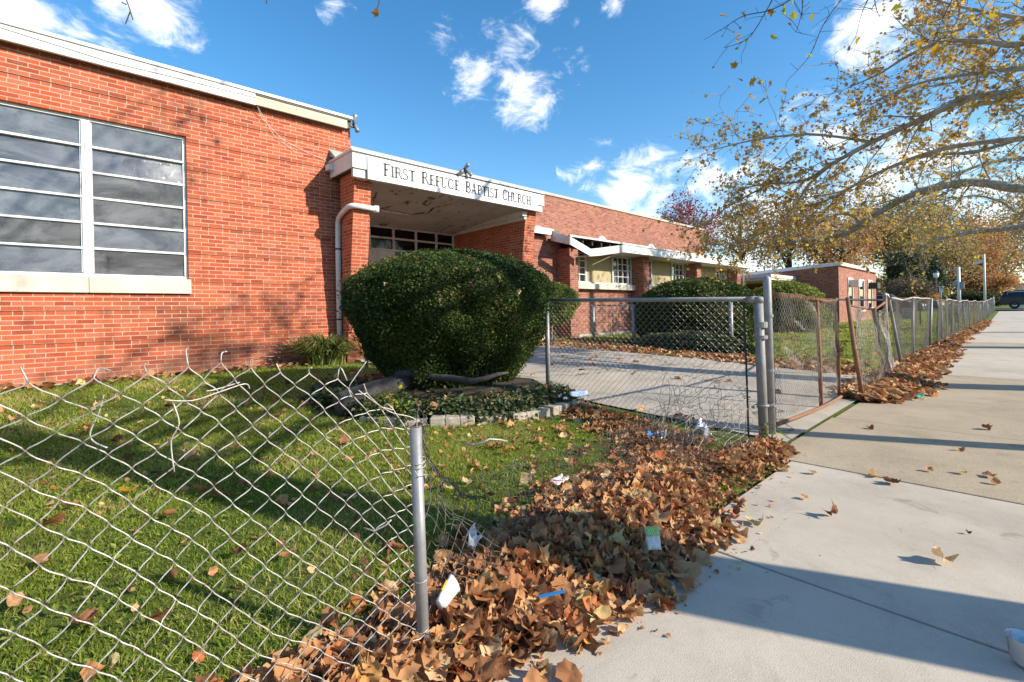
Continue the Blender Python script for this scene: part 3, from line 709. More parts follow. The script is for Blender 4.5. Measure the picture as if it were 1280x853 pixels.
o = bpy.data.objects.new('small_lettering', me); COL.objects.link(o); o.parent = SG; o['_w'] = CH['_w']
def floodlight(p, aims, parent):
    aims = [tuple(x * .8 for x in a) for a in aims]
    q = Acc(); q.box(p[0] - .07, p[0] + .07, p[1] - .03, p[1] + .03, p[2], p[2] + .05)
    for a in aims: q.tube([p, (p[0] + a[0] * .45, p[1] + a[1] * .45, p[2] + .08 + a[2] * .3)], .012, 6)
    q.lathe((p[0], p[1] - .05, p[2] + .04), [(.02, 0), (.03, .03), (.03, .07), (.01, .09)], 10)
    FL = q.build('flood_light', M['black'], parent, bev=.004)
    for a in aims:
        c = np.array(p) + np.array([a[0] * .5, a[1] * .5, .09 + a[2] * .3]); d = np.array(a, float); d /= np.linalg.norm(d)
        q = Acc(); q.tube([c - d * .07, c - d * .02, c + d * .05, c + d * .10], [.02, .035, .04, .052], 12); q.build('lamp_head', M['greymetal'], FL, True)
floodlight((6.58, 8.44, 4.33), [(-.22, -.16, -.25), (.2, -.18, -.28), (.02, -.2, .12)], CH)
floodlight((4.47, 9.40, 5.10), [(.10, -.12, -.35), (.06, -.05, .30)], CH)

# classroom wing ---------------------------------------------------------------
PU = [12.07, 16.5, 20.99, 25.5]
q = Acc(); q.box(9.105, PU[0] + .2, 10.53, 10.75, .2, 3.69); q.box(PU[0] + .43, 25.5, 10.55, 10.8, .2, 2.0); q.box(25.93, 27.0, 10.5, 10.8, .2, 3.6)
q.build('brick_wall', M['brick2'], CH)
for u in PU:
    q = Acc(); q.box(u, u + .43, 10.0, 10.9, .2, 3.30); q.build('pier', M['brick2'], CH)
q = Acc(); q.box(9.1, 25.95, 10.47, 10.56, .1, .42); q.build('footing', M['concrete_pale'], CH, bev=.01)
for i in range(3):
    a, b = PU[i] + .43, PU[i + 1]
    q = Acc(); q.box(a + .002, b - .002, 10.36, 10.7, 2.003, 2.20); q.build('sill', M['stone'], CH, bev=.01)
    wa, wb = a + (1.1 if i == 0 else 1.08), b - 1.32
    q = Acc(); q.box(wa + .04, wb - .04, 10.56, 10.6, 2.27, 3.29); o = q.build('panel', M['tan_panel'], CH, bev=.004)
    q = Acc(); q.box(wa - .02, wb + .02, 10.5, 10.6, 2.203, 2.268); q.build('panel_frame', M['peel'], CH)
    for s0, s1, nc in ((a + .02, wa, 3), (wb, b - .02, 3)):
        q = Acc(); f0, f1 = 10.51, 10.58
        for x in (s0 + .03, s1 - .03): q.box(x - .03, x + .03, f0, f1, 2.205, 3.298)
        q.box(s0 + .06, s1 - .06, f0, f1, 2.205, 2.28); q.box(s0 + .06, s1 - .06, f0, f1, 3.245, 3.298)
        e = .22 if s0 > wa else .0
        if e: q.box(s1 - .28, s1 - .22, f0, f1, 2.28, 3.245)
        for k in range(1, nc): 
            x = s0 + .06 + (s1 - e - s0 - .12) * k / nc; q.box(x - .014, x + .014, f0 + .01, f1 - .01, 2.28, 3.245)
        for k in range(1, 4):
            z = 2.28 + .965 * k / 4; q.box(s0 + .06, s1 - .06, f0 + .012, f1 - .012, z - .014, z + .014)
        w = q.build('window', M['white'], CH, bev=.003)
        q = Acc(); q.quad((s0 + .05, 10.56, 2.27), (s1 - .05, 10.56, 2.27), (s1 - .05, 10.56, 3.25), (s0 + .05, 10.56, 3.25)); q.build('pane', M['pane'], w)
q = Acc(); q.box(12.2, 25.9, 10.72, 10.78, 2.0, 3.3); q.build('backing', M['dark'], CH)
q = Acc(); q.box(14.6, 25.9, 9.64, 10.9, 3.302, 3.33); q.build('soffit', M['peel'], CH)
q = Acc(); q.box(12.2, 14.6, 9.9, 10.9, 3.32, 3.34)
for k in range(5): q.box(12.3 + k * .5, 12.36 + k * .5, 9.65, 11.0, 3.38, 3.53)
q.build('rafter', M['wood_dark'], CH)
q = Acc(); q.box(11.6, 26.1, 9.58, 13.0, 3.565, 3.60); q.box(11.62, 26.0, 10.9, 10.95, 3.3, 3.56); q.box(9.15, 12.0, 10.35, 13.0, 3.80, 3.86); q.build('roof', M['roof'], CH)
q = Acc(); q.box(11.59, 26.1, 9.555, 9.60, 3.555, 3.612); q.box(9.2, 11.62, 10.27, 10.32, 3.83, 3.885); q.build('roof_edge', M['white'], CH, bev=.004)
q = Acc(); q.box(14.55, 26.1, 9.585, 9.63, 3.285, 3.553); q.box(26.07, 26.11, 9.63, 11, 3.285, 3.553); q.build('fascia', M['white'], CH, bev=.004)
q = Acc(); q.box(9.2, 11.55, 10.29, 10.33, 3.69, 3.828); q.build('fascia', M['white'], CH, bev=.004)
q = Acc(); q.hexa([(11.58, 9.58, 3.30), (11.62, 9.58, 3.30), (11.62, 10.36, 3.52), (11.58, 10.36, 3.52), (11.58, 9.58, 3.56), (11.62, 9.58, 3.56), (11.62, 10.36, 3.85), (11.58, 10.36, 3.85)])
q.build('fascia', M['peel'], CH)
q = Acc(); q.hexa([(11.60, 9.56, 3.30), (12.52, 9.50, 3.0), (12.52, 9.53, 3.0), (11.60, 9.59, 3.30), (11.60, 9.56, 3.545), (12.52, 9.50, 3.24), (12.52, 9.53, 3.24), (11.60, 9.59, 3.545)])
o = q.build('fascia', M['white'], CH); o['label'] = 'loose white board hanging down at the broken corner'
q = Acc()
pr = [(12.56, 3.0, 3.24), (13.1, 3.06, 3.32), (13.8, 3.17, 3.43), (14.54, 3.28, 3.545)]
for (u0, a0, b0), (u1, a1, b1) in zip(pr[:-1], pr[1:]):
    q.hexa([(u0, 9.58, a0), (u1, 9.58, a1), (u1, 9.62, a1), (u0, 9.62, a0), (u0, 9.58, b0), (u1, 9.58, b1), (u1, 9.62, b1), (u0, 9.62, b0)])
    q.hexa([(u0, 9.62, a0), (u1, 9.62, a1), (u1, 10.5, a1 + .02), (u0, 10.5, a0 + .08), (u0, 9.62, a0 + .02), (u1, 9.62, a1 + .02), (u1, 10.5, a1 + .04), (u0, 10.5, a0 + .1)])
o = q.build('fascia', M['peel'], CH); o['label'] = 'sagging stained fascia board under the dark roof gap'
q = Acc(); q.tube([(13.9, 9.7, 3.1), (13.4, 10.1, 2.82)], .012, 6); q.build('cable', M['cream'], CH)
q = Acc(); q.tube([(26.02, 9.7, 3.3), (26.02, 9.9, 3.1), (26.02, 9.92, .3)], .04, 8); q.build('downpipe', M['pvc'], CH, True)
# hall behind with its parapet and round-topped vents
HU0, HU1, HV, HZ = 9.26, 28.33, 13.0, 5.93
q = Acc(); q.box(4.5, HU1, HV, HV + 14, .2, HZ); q.build('hall_wall', M['brick2'], CH)
q = Acc(); q.box(4.45, HU1 + .04, HV - .05, HV + .35, HZ + .003, HZ + .11); q.build('coping', M['coping'], CH, bev=.01)
for u in (13.77, 17.97, 22.17):
    q = Acc(); th = np.linspace(0, math.pi, 15); r = .42
    V = [(u + r * math.cos(t), HV - .06, 4.12 + r * 1.2 * math.sin(t)) for t in th] + [(u + r * math.cos(t), HV - .002, 4.12 + r * 1.2 * math.sin(t)) for t in th]
    q.add(V, [np.array([np.arange(15)[::-1]]), np.array([[i, i + 1, i + 16, i + 15] for i in range(14)])])
    w = q.build('vent', M['white'], CH)
    q = Acc()
    V = [(u + r * .78 * math.cos(t), HV - .064, 4.14 + r * .95 * math.sin(t)) for t in th]; q.add(V, np.array([np.arange(15)[::-1]])); q.build('louvre', M['greymetal'], w)

# link canopy and far annex -------------------------------------------------------
q = Acc(); q.box(27.0, 34.2, 13.0, 13.2, .2, 4.0); q.build('link_wall', M['brick2'], CH)
q = Acc(); q.box(26.9, 34.2, 12.9, 14, 4.0, 4.12); q.build('link_roof', M['white'], CH)
AX = thing('brick_annex', 'small flat roofed red brick annex with window air conditioners beyond the fence', 'building', (33.3, 7.28, .25))
def hx(a): return a
u0, u1, v0, v1 = 33.3, 43.9, 7.28, 16.0
q = Acc(); q.hexa([(u0, v0, .1), (u1, v0, .1), (u1, v1, .1), (u0, v1, .1), (u0, v0, 3.62), (u1, v0, 3.62), (u1, v1, 3.25), (u0, v1, 3.25)]); q.build('wall', M['brick2'], AX)
q = Acc(); q.hexa([(u0 - .12, v0 - .15, 3.625), (u1 + .15, v0 - .15, 3.625), (u1 + .15, v1, 3.255), (u0 - .12, v1, 3.255), (u0 - .12, v0 - .15, 3.83), (u1 + .15, v0 - .15, 3.83), (u1 + .15, v1, 3.45), (u0 - .12, v1, 3.45)]); q.build('roof', M['white'], AX, bev=.02)
for x0, x1, z0, z1, ac in ((35.4, 36.5, 1.2, 3.0, 1), (38.35, 39.65, .95, 3.0, 0), (41.0, 42.2, 1.1, 3.05, 1)):
    q = Acc(); f0, f1 = v0 - .06, v0 - .005
    q.box(x0 - .08, x0, f0, f1, z0, z1); q.box(x1, x1 + .08, f0, f1, z0, z1); q.box(x0, x1, f0, f1, z1 - .08, z1); q.box(x0 - .1, x1 + .1, f0 - .05, f1, z0 - .1, z0)
    w = q.build('window', M['white'], AX)
    q = Acc(); q.box(x0, x1, v0 - .02, v0 - .004, z0, z1 - .08); q.build('pane', M['pane'], w)
    if ac:
        zc = 2.62; q = Acc(); q.box(x0 + .15, x1 - .1, v0 - .55, v0 - .03, zc - .2, zc + .22); q.build('air_conditioner', M['black'] if x0 > 40 else M['white'], AX, bev=.02)
CN = thing('entrance_canopy', 'flat white topped canopy over the link between church and annex', 'canopy', (29.0, 9.5, .3))
q = Acc(); q.box(28.9, 34.5, 9.5, 13.0, 2.93, 3.12); q.build('canopy_roof', M['white'], CN, bev=.015)
q = Acc(); q.box(28.95, 34.45, 9.55, 12.9, 2.80, 2.925); q.build('canopy_beam', M['peel'], CN)
for x in (29.1, 34.2):
    q = Acc(); q.box(x, x + .14, 9.6, 9.74, .2, 2.8); q.build('post', M['white'], CN)

# ------------------------------------------------------------------ chain-link fences
def smooth_path(pts, m=4):
    P = np.array(pts, float); n = len(P); out = []
    for i in range(n - 1):
        p0, p1, p2, p3 = P[max(i - 1, 0)], P[i], P[i + 1], P[min(i + 2, n - 1)]
        for t in np.linspace(0, 1, m, endpoint=False):
            out.append(.5 * (2 * p1 + (p2 - p0) * t + (2 * p0 - 5 * p1 + 4 * p2 - p3) * t * t + (3 * p1 - p0 - 3 * p2 + p3) * t ** 3))
    out.append(P[-1]); return np.array(out)
def smooth_noise(seed, n=5, amp=1.):
    r = np.random.default_rng(seed); k = r.normal(0, 1, (n, 3)) * 2.2; ph = r.uniform(0, 6.28, n); a = r.normal(0, 1, n) / math.sqrt(n) * amp
    return lambda x, y, z: sum(a[i] * np.sin(k[i, 0] * x + k[i, 1] * y + k[i, 2] * z + ph[i]) for i in range(n))
def chainlink(acc, S, A, B, d, wr, sides=4, sub=1, jit=0., keep=None, bend=0.):
    """woven zigzag wires over a sheet A long and B high; S maps (a, b from the top) to world"""
    na, nb = int(A / d), int(B / d)
    for k in range(na):
        i = np.arange(nb + 1); a = (k + (i + k) % 2) * d; b = i * d; off = np.where((i + k) % 2 == 1, 1., -1.) * wr * 1.0
        if sub > 1:
            t = np.linspace(0, 1, sub, endpoint=False); te = t + bend * (t * t * (3 - 2 * t) - t)
            a2 = (a[:-1, None] * (1 - te) + a[1:, None] * te).ravel(); b2 = (b[:-1, None] * (1 - t) + b[1:, None] * t).ravel()
            o2 = (off[:-1, None] * (1 - t) + off[1:, None] * t).ravel()
            a, b, off = np.append(a2, a[-1]), np.append(b2, b[-1]), np.append(o2, off[-1])
        P = S(a, b, off)
        if jit: P = P + rng.normal(0, jit, P.shape)
        if keep is not None:
            ok = keep(P)
            if ok.sum() < 2: continue
            s = 0
            runs = np.split(np.arange(len(P)), np.where(np.diff(ok.astype(int)) != 0)[0] + 1)
            for r in runs:
                if ok[r[0]] and len(r) > 1: acc.tube(P[r], wr, sides, cap=False)
        else: acc.tube(P, wr, sides, cap=False)

def post(acc, x, y, z0, z1, r, top=None, sides=14, dome=False):
    tx, ty = top if top else (x, y)
    if dome: prof = [(x, y, z0), (tx, ty, z1), (tx, ty, z1 + r * .5), (tx, ty, z1 + r * .85)]; rr = [r, r, r * .8, r * .3]
    else: prof = [(x, y, z0), (tx, ty, z1)]; rr = [r, r]
    acc.tube(prof, rr, sides)

# 1. the sagging fence in front of the lawn
F1 = thing('chain_link_fence', 'sagging grey wire mesh fence with bent top and one short bare post', 'fence', (.893, 1.414, 0))
q = Acc(); post(q, .893, 1.414, -.1, .817, .0205, (.882, 1.425))
P1 = q.build('post', M['galv'], F1, True)
q = Acc(); q.lathe((.882, 1.425, .8165), [(.0175, 0), (.012, .001), (.0, .0012)], 14); q.build('rusty_rim', M['rust'], P1)
zt_u = [-2.2, -1.0, -.088, -.03, .033, .145, .275, .347, .426, .558, .656, .763, .9]; zt_z = [1.13, 1.13, 1.115, 1.10, 1.11, 1.105, 1.105, 1.085, 1.065, 1.045, 1.01, .935, .80]
n1, n2, n3 = smooth_noise(1, 6, .012), smooth_noise(2, 6, .022), smooth_noise(3, 8, .005)
def S1(a, b, off):
    u = .885 - a; zt = np.interp(u, zt_u, zt_z); f = np.exp(-b / .25)
    z = zt - b * np.clip(zt / 1.08, .7, 1) + n1(u * 3, b * 4, 0) * (.4 + f) + n3(u * 9, b * 9, 1)
    v = 1.425 + off + n2(u * 2, b * 3, 1) * (1 + f) * np.clip((.88 - u) * 4, 0, 1) - .05 * f * np.clip(.88 - u, 0, .5)
    x = u + n1(b * 4, u * 4, 3) * (.5 + f * .6) * np.clip((.88 - u) * 4, 0, 1) + n3(b * 8, u * 9, 4)
    return np.stack([x, v, z], -1)
q = Acc(); chainlink(q, S1, 2.9, 1.07, .0425, .00165, 6, 5, .0001, lambda P: P[:, 2] > -.02, .6); q.build('wire_mesh', M['wire'], F1, True)
# selvage tails and loose hanging wires
for k in range(0, 34, 2):
    a = k * .0425; p = S1(np.array([a]), np.array([0.]), np.array([0.]))[0]
    e = rng.normal(0, .012, 3)
    q = Acc(); q.tube(smooth_path([p, p + [e[0], e[1], .012 + abs(e[2])], p + [e[0] * 2.2 + .01, e[1] * 2, .016 + e[2]]], 3), .0020, 5); q.build('wire_tail', M['wire'], F1, True)
for px in ([(130, 493, 1.09), (124, 515, 1.08), (113, 540, 1.07), (117, 552, 1.07), (134, 560, 1.07)], [(205, 500, 1.15), (240, 501, 1.19), (275, 490, 1.23), (306, 480, 1.27), (312, 486, 1.28)],
           [(217, 505, 1.165), (224, 530, 1.165), (214, 552, 1.16), (218, 590, 1.16)], [(300, 478, 1.27), (270, 487, 1.23), (258, 489, 1.21)],
           [(448, 488, 1.49), (470, 504, 1.53), (490, 516, 1.57), (512, 521, 1.61), (520, 527, 1.62), (508, 536, 1.61)], [(440, 497, 1.48), (436, 485, 1.47), (445, 470, 1.48), (458, 452, 1.5)]):
    q = Acc(); q.tube(smooth_path([at(*p) for p in px], 4), .0017, 6); q.build('loose_wire', M['wire'], F1, True)
q = Acc(); q.tube([(.86, 1.40, .68), (.87, 1.395, .66), (.91, 1.40, .655), (.905, 1.44, .65), (.865, 1.44, .66)], .002, 5); q.build('loose_wire', M['wire'], F1, True)
for z in (.70, .685, .30, .13): 
    th = np.linspace(0, 6.5, 14); q = Acc(); q.tube(np.stack([.888 + .0225 * np.cos(th), 1.419 + .0225 * np.sin(th), z + .008 * np.sin(th * .7) + .01 * np.cos(th)], -1), .0019, 5); q.build('tie_wire', M['wire'], F1, True)
q = Acc(); q.tube([(.80, 1.39, .135), (.86, 1.39, .12), (.90, 1.392, .13)], .002, 5)
q.build('loose_wire', M['wire'], F1, True)

# 2. the part that fell over onto the lawn and leaves
th_u = [.9, 1.05, 1.3, 1.6, 3.0, 3.7, 4.2, 4.5]; th_t = [.05, .3, 1.0, 1.42, 1.47, 1.42, 1.2, .7]
m1, m2 = smooth_noise(7, 7, .045), smooth_noise(8, 7, .028)
def S2(a, b, off):
    u = .9 + a; t = np.interp(u, th_u, th_t); L = np.interp(u, [.9, 1.5, 2.2, 4.5], [.8, .75, .9, .9]); h = (1.0 - b) * L
    v = 1.45 + h * np.sin(t) + m1(u * 3, b * 4, 0) * np.clip(h * 2, 0, 1); z = h * np.cos(t) * 1. + np.abs(m2(u * 3, b * 5, 2)) * np.clip(h * 2.5, 0, 1) + .045 + off
    return np.stack([u + m1(b * 5, u * 2, 4) * .6 * np.clip(a * 3, 0, 1), v, z + zg(u, v)], -1)
q = Acc(); chainlink(q, S2, 3.55, 1.0, .0425, .0018, 4, 2, .001); o = q.build('fallen_mesh', M['wire_dark'], F1, True)
q = Acc()
q.tube([at(*p) for p in ((578, 553, 2.85), (592, 557, 2.8), (604, 553, 2.8), (612, 549, 2.8), (625, 550, 2.85), (634, 552, 2.9))], .006, 6)
q.tube([at(*p) for p in ((455, 660, 1.5), (468, 664, 1.5), (482, 657, 1.5), (489, 650, 1.5))], .0025, 6)
o = q.build('wire_offcut', M['wire'], None, True); tag(o, 'short bright curved wire lying on the grass behind the short post', 'wire')

# 3. fence along the near side of the driveway
F2 = thing('chain_link_fence', 'upright wire mesh fence with top rail between lawn and driveway, torn at its foot', 'fence', (4.54, 1.564, 0))
q = Acc(); post(q, 4.537, 1.575, -.1, 1.29, .040, (4.53, 1.60)); q.lathe((4.53, 1.60, 1.288), [(.044, -.04), (.044, .0), (.036, .016), (.0, .02)], 16)
GP = q.build('gate_post', M['rusty_galv'], F2, True)
q = Acc()
for z, h in ((1.03, .05), (.93, .03)): q = Acc(); q.tube([(4.535, 1.58, z), (4.535, 1.58, z + h)], .051, 16); q.build('hinge_collar', M['galv'], GP)
q = Acc(); q.tube([(4.535, 1.58, .33), (4.535, 1.58, .35)], .051, 16)
q.box(4.43, 4.60, 1.61, 1.64, .32, .345); q.box(4.56, 4.60, 1.49, 1.61, .325, .34)
q.build('hinge_collar', M['galv'], GP, bev=.004)
q = Acc(); post(q, 4.555, 4.17, .05, 1.36, .03); q.build('post', M['galv'], F2, True)
q = Acc(); q.tube([(4.555, 4.17, 1.36), (4.55, 3.0, 1.325), (4.535, 1.66, 1.285)], .0215, 12); q.box(4.49, 4.57, 1.62, 1.69, 1.25, 1.31); q.build('top_rail', M['galv'], F2, True)
q = Acc(); q.tube([(4.52, 1.72, 1.26), (4.50, 1.70, .6), (4.49, 1.69, .03)], .009, 6); q.build('tension_bar', M['black'], F2)
m3, m4 = smooth_noise(12, 7, .05), smooth_noise(13, 7, .05)
def S3(a, b, off):
    v = 4.15 - a; zt = 1.28 + (v - 1.6) * .03; z = np.maximum(zt - b, zg(4.55, v) + .01); rel = np.clip((.62 - (z - zg(4.55, v))) / .62, 0, 1)
    w = np.exp(-((v - 2.1) / .55) ** 2); pull = w * rel ** 1.4
    x = 4.545 + off - pull * 1.05 + m3(v * 4, z * 5, 1) * (pull * 2.2 + .04)
    y = v - pull * .30 + m4(v * 5, z * 4, 2) * (pull * 2.0 + .04)
    zz = z + pull * np.abs(m3(v * 6, x * 4, 5)) * 1.6
    return np.stack([x, y, zz], -1)
q = Acc(); chainlink(q, S3, 2.47, 1.22, .0355, .0017, 4, 2, .0006); q.build('wire_mesh', M['wire'], F2, True)
q = Acc()
for k in range(80):                      # torn strands where the mesh was pulled loose
    p = np.array([rng.uniform(3.6, 4.4), rng.uniform(1.55, 2.3), 0.]); p[2] = rng.uniform(.06, .35)
    P = [p]; d = np.array([rng.uniform(-1, -.2), rng.uniform(-.8, .4), rng.uniform(-.3, .5)])
    for _ in range(6): d = d + rng.normal(0, .5, 3); P.append(np.maximum(P[-1] + d / np.linalg.norm(d) * .07, [-9, -9, .03]))
    q.tube(P, .0018, 4)
q.build('torn_wire', M['wire_dark'], F2, True)

# 4. the rusted pair of drive gates
RG = thing('drive_gate', 'rusty hanging wire gate leaf with three uprights across the driveway mouth', 'gate', (4.85, 1.62, 0))
q = Acc(); post(q, 4.853, 1.615, -.1, 1.475, .036, (4.845, 1.63), dome=True); q.build('gate_post', M['galv'], RG, True)
q = Acc()
for z in (1.13, .62, .3): q = Acc(); q.tube([(4.85, 1.625, z - .012), (4.85, 1.625, z + .012)], .043, 12); q.box(4.88, 4.96, 1.615, 1.64, z - .012, z + .012); q.build('hinge_collar', M['galv'], RG)
def topz(u): return np.interp(u, [4.92, 6.4, 7.33], [1.335, 1.29, 1.265])
q = Acc(); q.tube([(u, 1.64 - .01 * math.sin(u * 3), topz(u) + .006 * math.sin(u * 9)) for u in np.linspace(4.93, 7.33, 16)], .0185, 8); q.build('top_rail', M['rust'], RG, True)
q = Acc(); q.tube([(u, 1.60 - .05 * math.sin((u - 4.9) * 1.2), .10 - .02 * (u - 5)) for u in np.linspace(4.95, 7.3, 10)], .019, 8); q.build('bottom_rail', M['rust'], RG, True)
for u, r, mt in ((4.965, .011, 'rust'), (6.50, .021, 'rust'), (7.325, .022, 'rust')):
    q = Acc(); q.tube([(u, 1.62, .03), (u - .005, 1.625, .6), (u - .01, 1.64, float(topz(u)) + (.05 if u > 7 else 0))], [r, r * 1.08, r], 8); q.build('upright', M[mt], RG, True)
m5 = smooth_noise(21, 7, .018)
def S4(a, b, off):
    u = 4.97 + a; z = topz(u) + .03 - b
    return np.stack([u + m5(u * 3, z * 5, 0) * .5, 1.625 + off + m5(u * 2, z * 4, 3), z + m5(u * 5, z * 2, 8) * .3], -1)
q = Acc(); chainlink(q, S4, 2.35, 1.26, .0355, .0018, 4, 1, .001); q.build('wire_mesh', M['wire_rust'], RG, True)
q = Acc()
for k in range(120):
    u = rng.uniform(4.97, 7.3); z = float(topz(u)); th = np.linspace(0, 5.2, 7); r = rng.uniform(.022, .028)
    q.tube(np.stack([u + th * .004, 1.64 + r * np.cos(th), z + r * np.sin(th) * 1.1], -1), .0026, 4)
q.build('wire_wrap', M['rust'], RG)
q = Acc()
for k in range(30):
    th = np.linspace(0, rng.uniform(3, 9), 10); c = np.array([7.32, 1.62, rng.uniform(.52, .66)]); r = rng.uniform(.03, .07)
    q.tube(np.stack([c[0] + r * np.cos(th), c[1] + r * np.sin(th), c[2] + th * .008 + rng.normal(0, .01)], -1), .0028, 4)
q.build('tie_wire', M['rust'], RG)

RH = thing('drive_gate', 'collapsed rusty gate leaf leaning back with a buckled top rail', 'gate', (7.37, 1.38, 0))
for b, t_, r in (((7.375, 1.375, .0), (7.34, 1.515, 1.32), .024), ((9.44, 1.46, .02), (9.38, 1.60, 1.17), .022)):
    q = Acc(); q.tube([b, (np.array(b) + t_) / 2 + [0, .01, 0], t_], [r, r * 1.1, r], 8); q.build('upright', M['rust'], RH, True)
q = Acc(); q.tube([(7.35, 1.5, 1.21), (8.3, 1.56, 1.19), (9.38, 1.6, 1.15)], .018, 8); q.tube([(9.38, 1.6, 1.13), (10.2, 1.62, 1.22), (10.6, 1.63, 1.27)], .018, 8)
q.tube([(10.6, 1.62, 1.38), (10.3, 1.6, .85)], .016, 8); q.tube([(9.5, 1.6, 1.15), (9.75, 1.62, .75), (9.95, 1.6, .5)], .015, 8)
q.build('buckled_rail', M['rust'], RH, True)
m6 = smooth_noise(31, 7, .06)
def S5(a, b, off):
    u = 7.40 + a; z = np.interp(u, [7.4, 9.4, 11.3], [1.2, 1.12, 1.2]) - b
    return np.stack([u + m6(u * 3, z * 3, 0) * .7, 1.39 + .1 * (z + .1) + off + m6(u * 2, z * 3, 4) + np.clip(u - 9.4, 0, 2) * .12, z + m6(u * 3, z, 9) * .5], -1)
q = Acc(); chainlink(q, S5, 3.8, 1.1, .0355, .0021, 3, 1, .002); q.build('wire_mesh', M['wire_rust'], RH, True)

# 5. long street fence
LFN = thing('chain_link_fence', 'long wire mesh street fence with many posts running off beside the sidewalk', 'fence', (11.4, 1.7, 0))
q = Acc(); post(q, 11.45, 1.72, -.1, 1.42, .034, (11.40, 1.76), dome=True); q.build('post', M['galv'], LFN, True)
q = Acc(); q.tube([(11.75, 1.57, .0), (11.62, 1.66, .8), (11.52, 1.72, 1.36), (11.47, 1.74, 1.42), (11.42, 1.75, 1.40)], .027, 10); q.build('brace', M['galv'], LFN, True)
pu = [14.1, 17.13] + [17.13 + 3.05 * k for k in range(1, 17)]
for i, u in enumerate(pu):
    l = rng.normal(0, .03); h = 1.34 + rng.normal(0, .02) + Z(u, 1.7)
    q = Acc(); post(q, u, 1.69, -.1, h, .027, (u + l, 1.69 + rng.normal(0, .03)), 8); q.build('post', M[['rusty_galv', 'galv', 'rusty_galv', 'rust'][i % 4]], LFN, True)
q = Acc(); q.tube([(u, 1.69 + .02 * math.sin(u * 2), 1.345 + .025 * math.sin(u * .9) + .015 * math.sin(u * 2.3) + Z(u, 1.7)) for u in np.linspace(11.45, 65, 130)], .02, 6); q.build('top_rail', M['wire_rust'], LFN, True)
m7_ = smooth_noise(41, 7, .03)
def S6(a, b, off):
    u = 11.5 + a; z = 1.36 - b + Z_arr(u)
    return np.stack([u + m7_(u * .7, z * 3, 0), 1.67 + off + m7_(u, z * 2, 4), z], -1)
def Z_arr(u): return zg(u, np.full_like(np.asarray(u, float), 1.7))
def S6b(a, b, off): return S6(a + 18.5, b, off)
q = Acc(); chainlink(q, S6, 18.5, 1.32, .0355, .0017, 3); chainlink(q, S6b, 34, 1.3, .065, .0026, 3); q.build('wire_mesh', M['wire_dull'], LFN, True)

# 6. fence on the far side of the driveway
FF = thing('chain_link_fence', 'plain grey post fence on the far side of the driveway before the wide yew', 'fence', (11.8, 4.8, .16))
for v in (4.8, 7.5, 8.9):
    q = Acc(); post(q, 11.8, v, .05, 1.36 + (v - 4.8) * .012, .05 if v < 8 else .045); q.build('post', M['greymetal'], FF, True)
q = Acc(); q.tube([(11.8, 7.5, 1.36), (11.8, 8.9, 1.39)], .022, 8); q.tube([(11.8, 8.2, 1.37), (11.8, 8.2, .3)], .014, 6); q.build('top_rail', M['galv'], FF, True)
def S7(a, b, off): v = 4.8 + a; z = 1.34 - b; return np.stack([11.8 + off + 0 * v, v, z], -1)
q = Acc(); chainlink(q, S7, 4.0, 1.05, .06, .0017, 3); q.build('wire_mesh', M['wire_dull'], FF, True)
BR = thing('pipe_railing', 'black pipe railing on the lawn in front of the brick annex', 'railing', tuple(at(1050, 400, 20)))
a, b = at(1042, 374.5, 19.5), at(1150, 376, 26)
q = Acc(); q.tube([a, b], .045, 8); q.build('rail', M['black'], BR)
for t in (0, .5, 1):
    p = a + (b - a) * t; q = Acc(); q.tube([p, (p[0], p[1], Z(p[0], p[1]))], .04, 8); q.build('post', M['black'], BR)
q = Acc(); post(q, 3.95, 7.95, .2, 1.15, .03, sides=12); o = q.build('fence_post', M['galv'], None, True, origin=(3.95, 7.95, .25)); tag(o, 'single galvanised post standing behind the big round yew beside the wall', 'post')

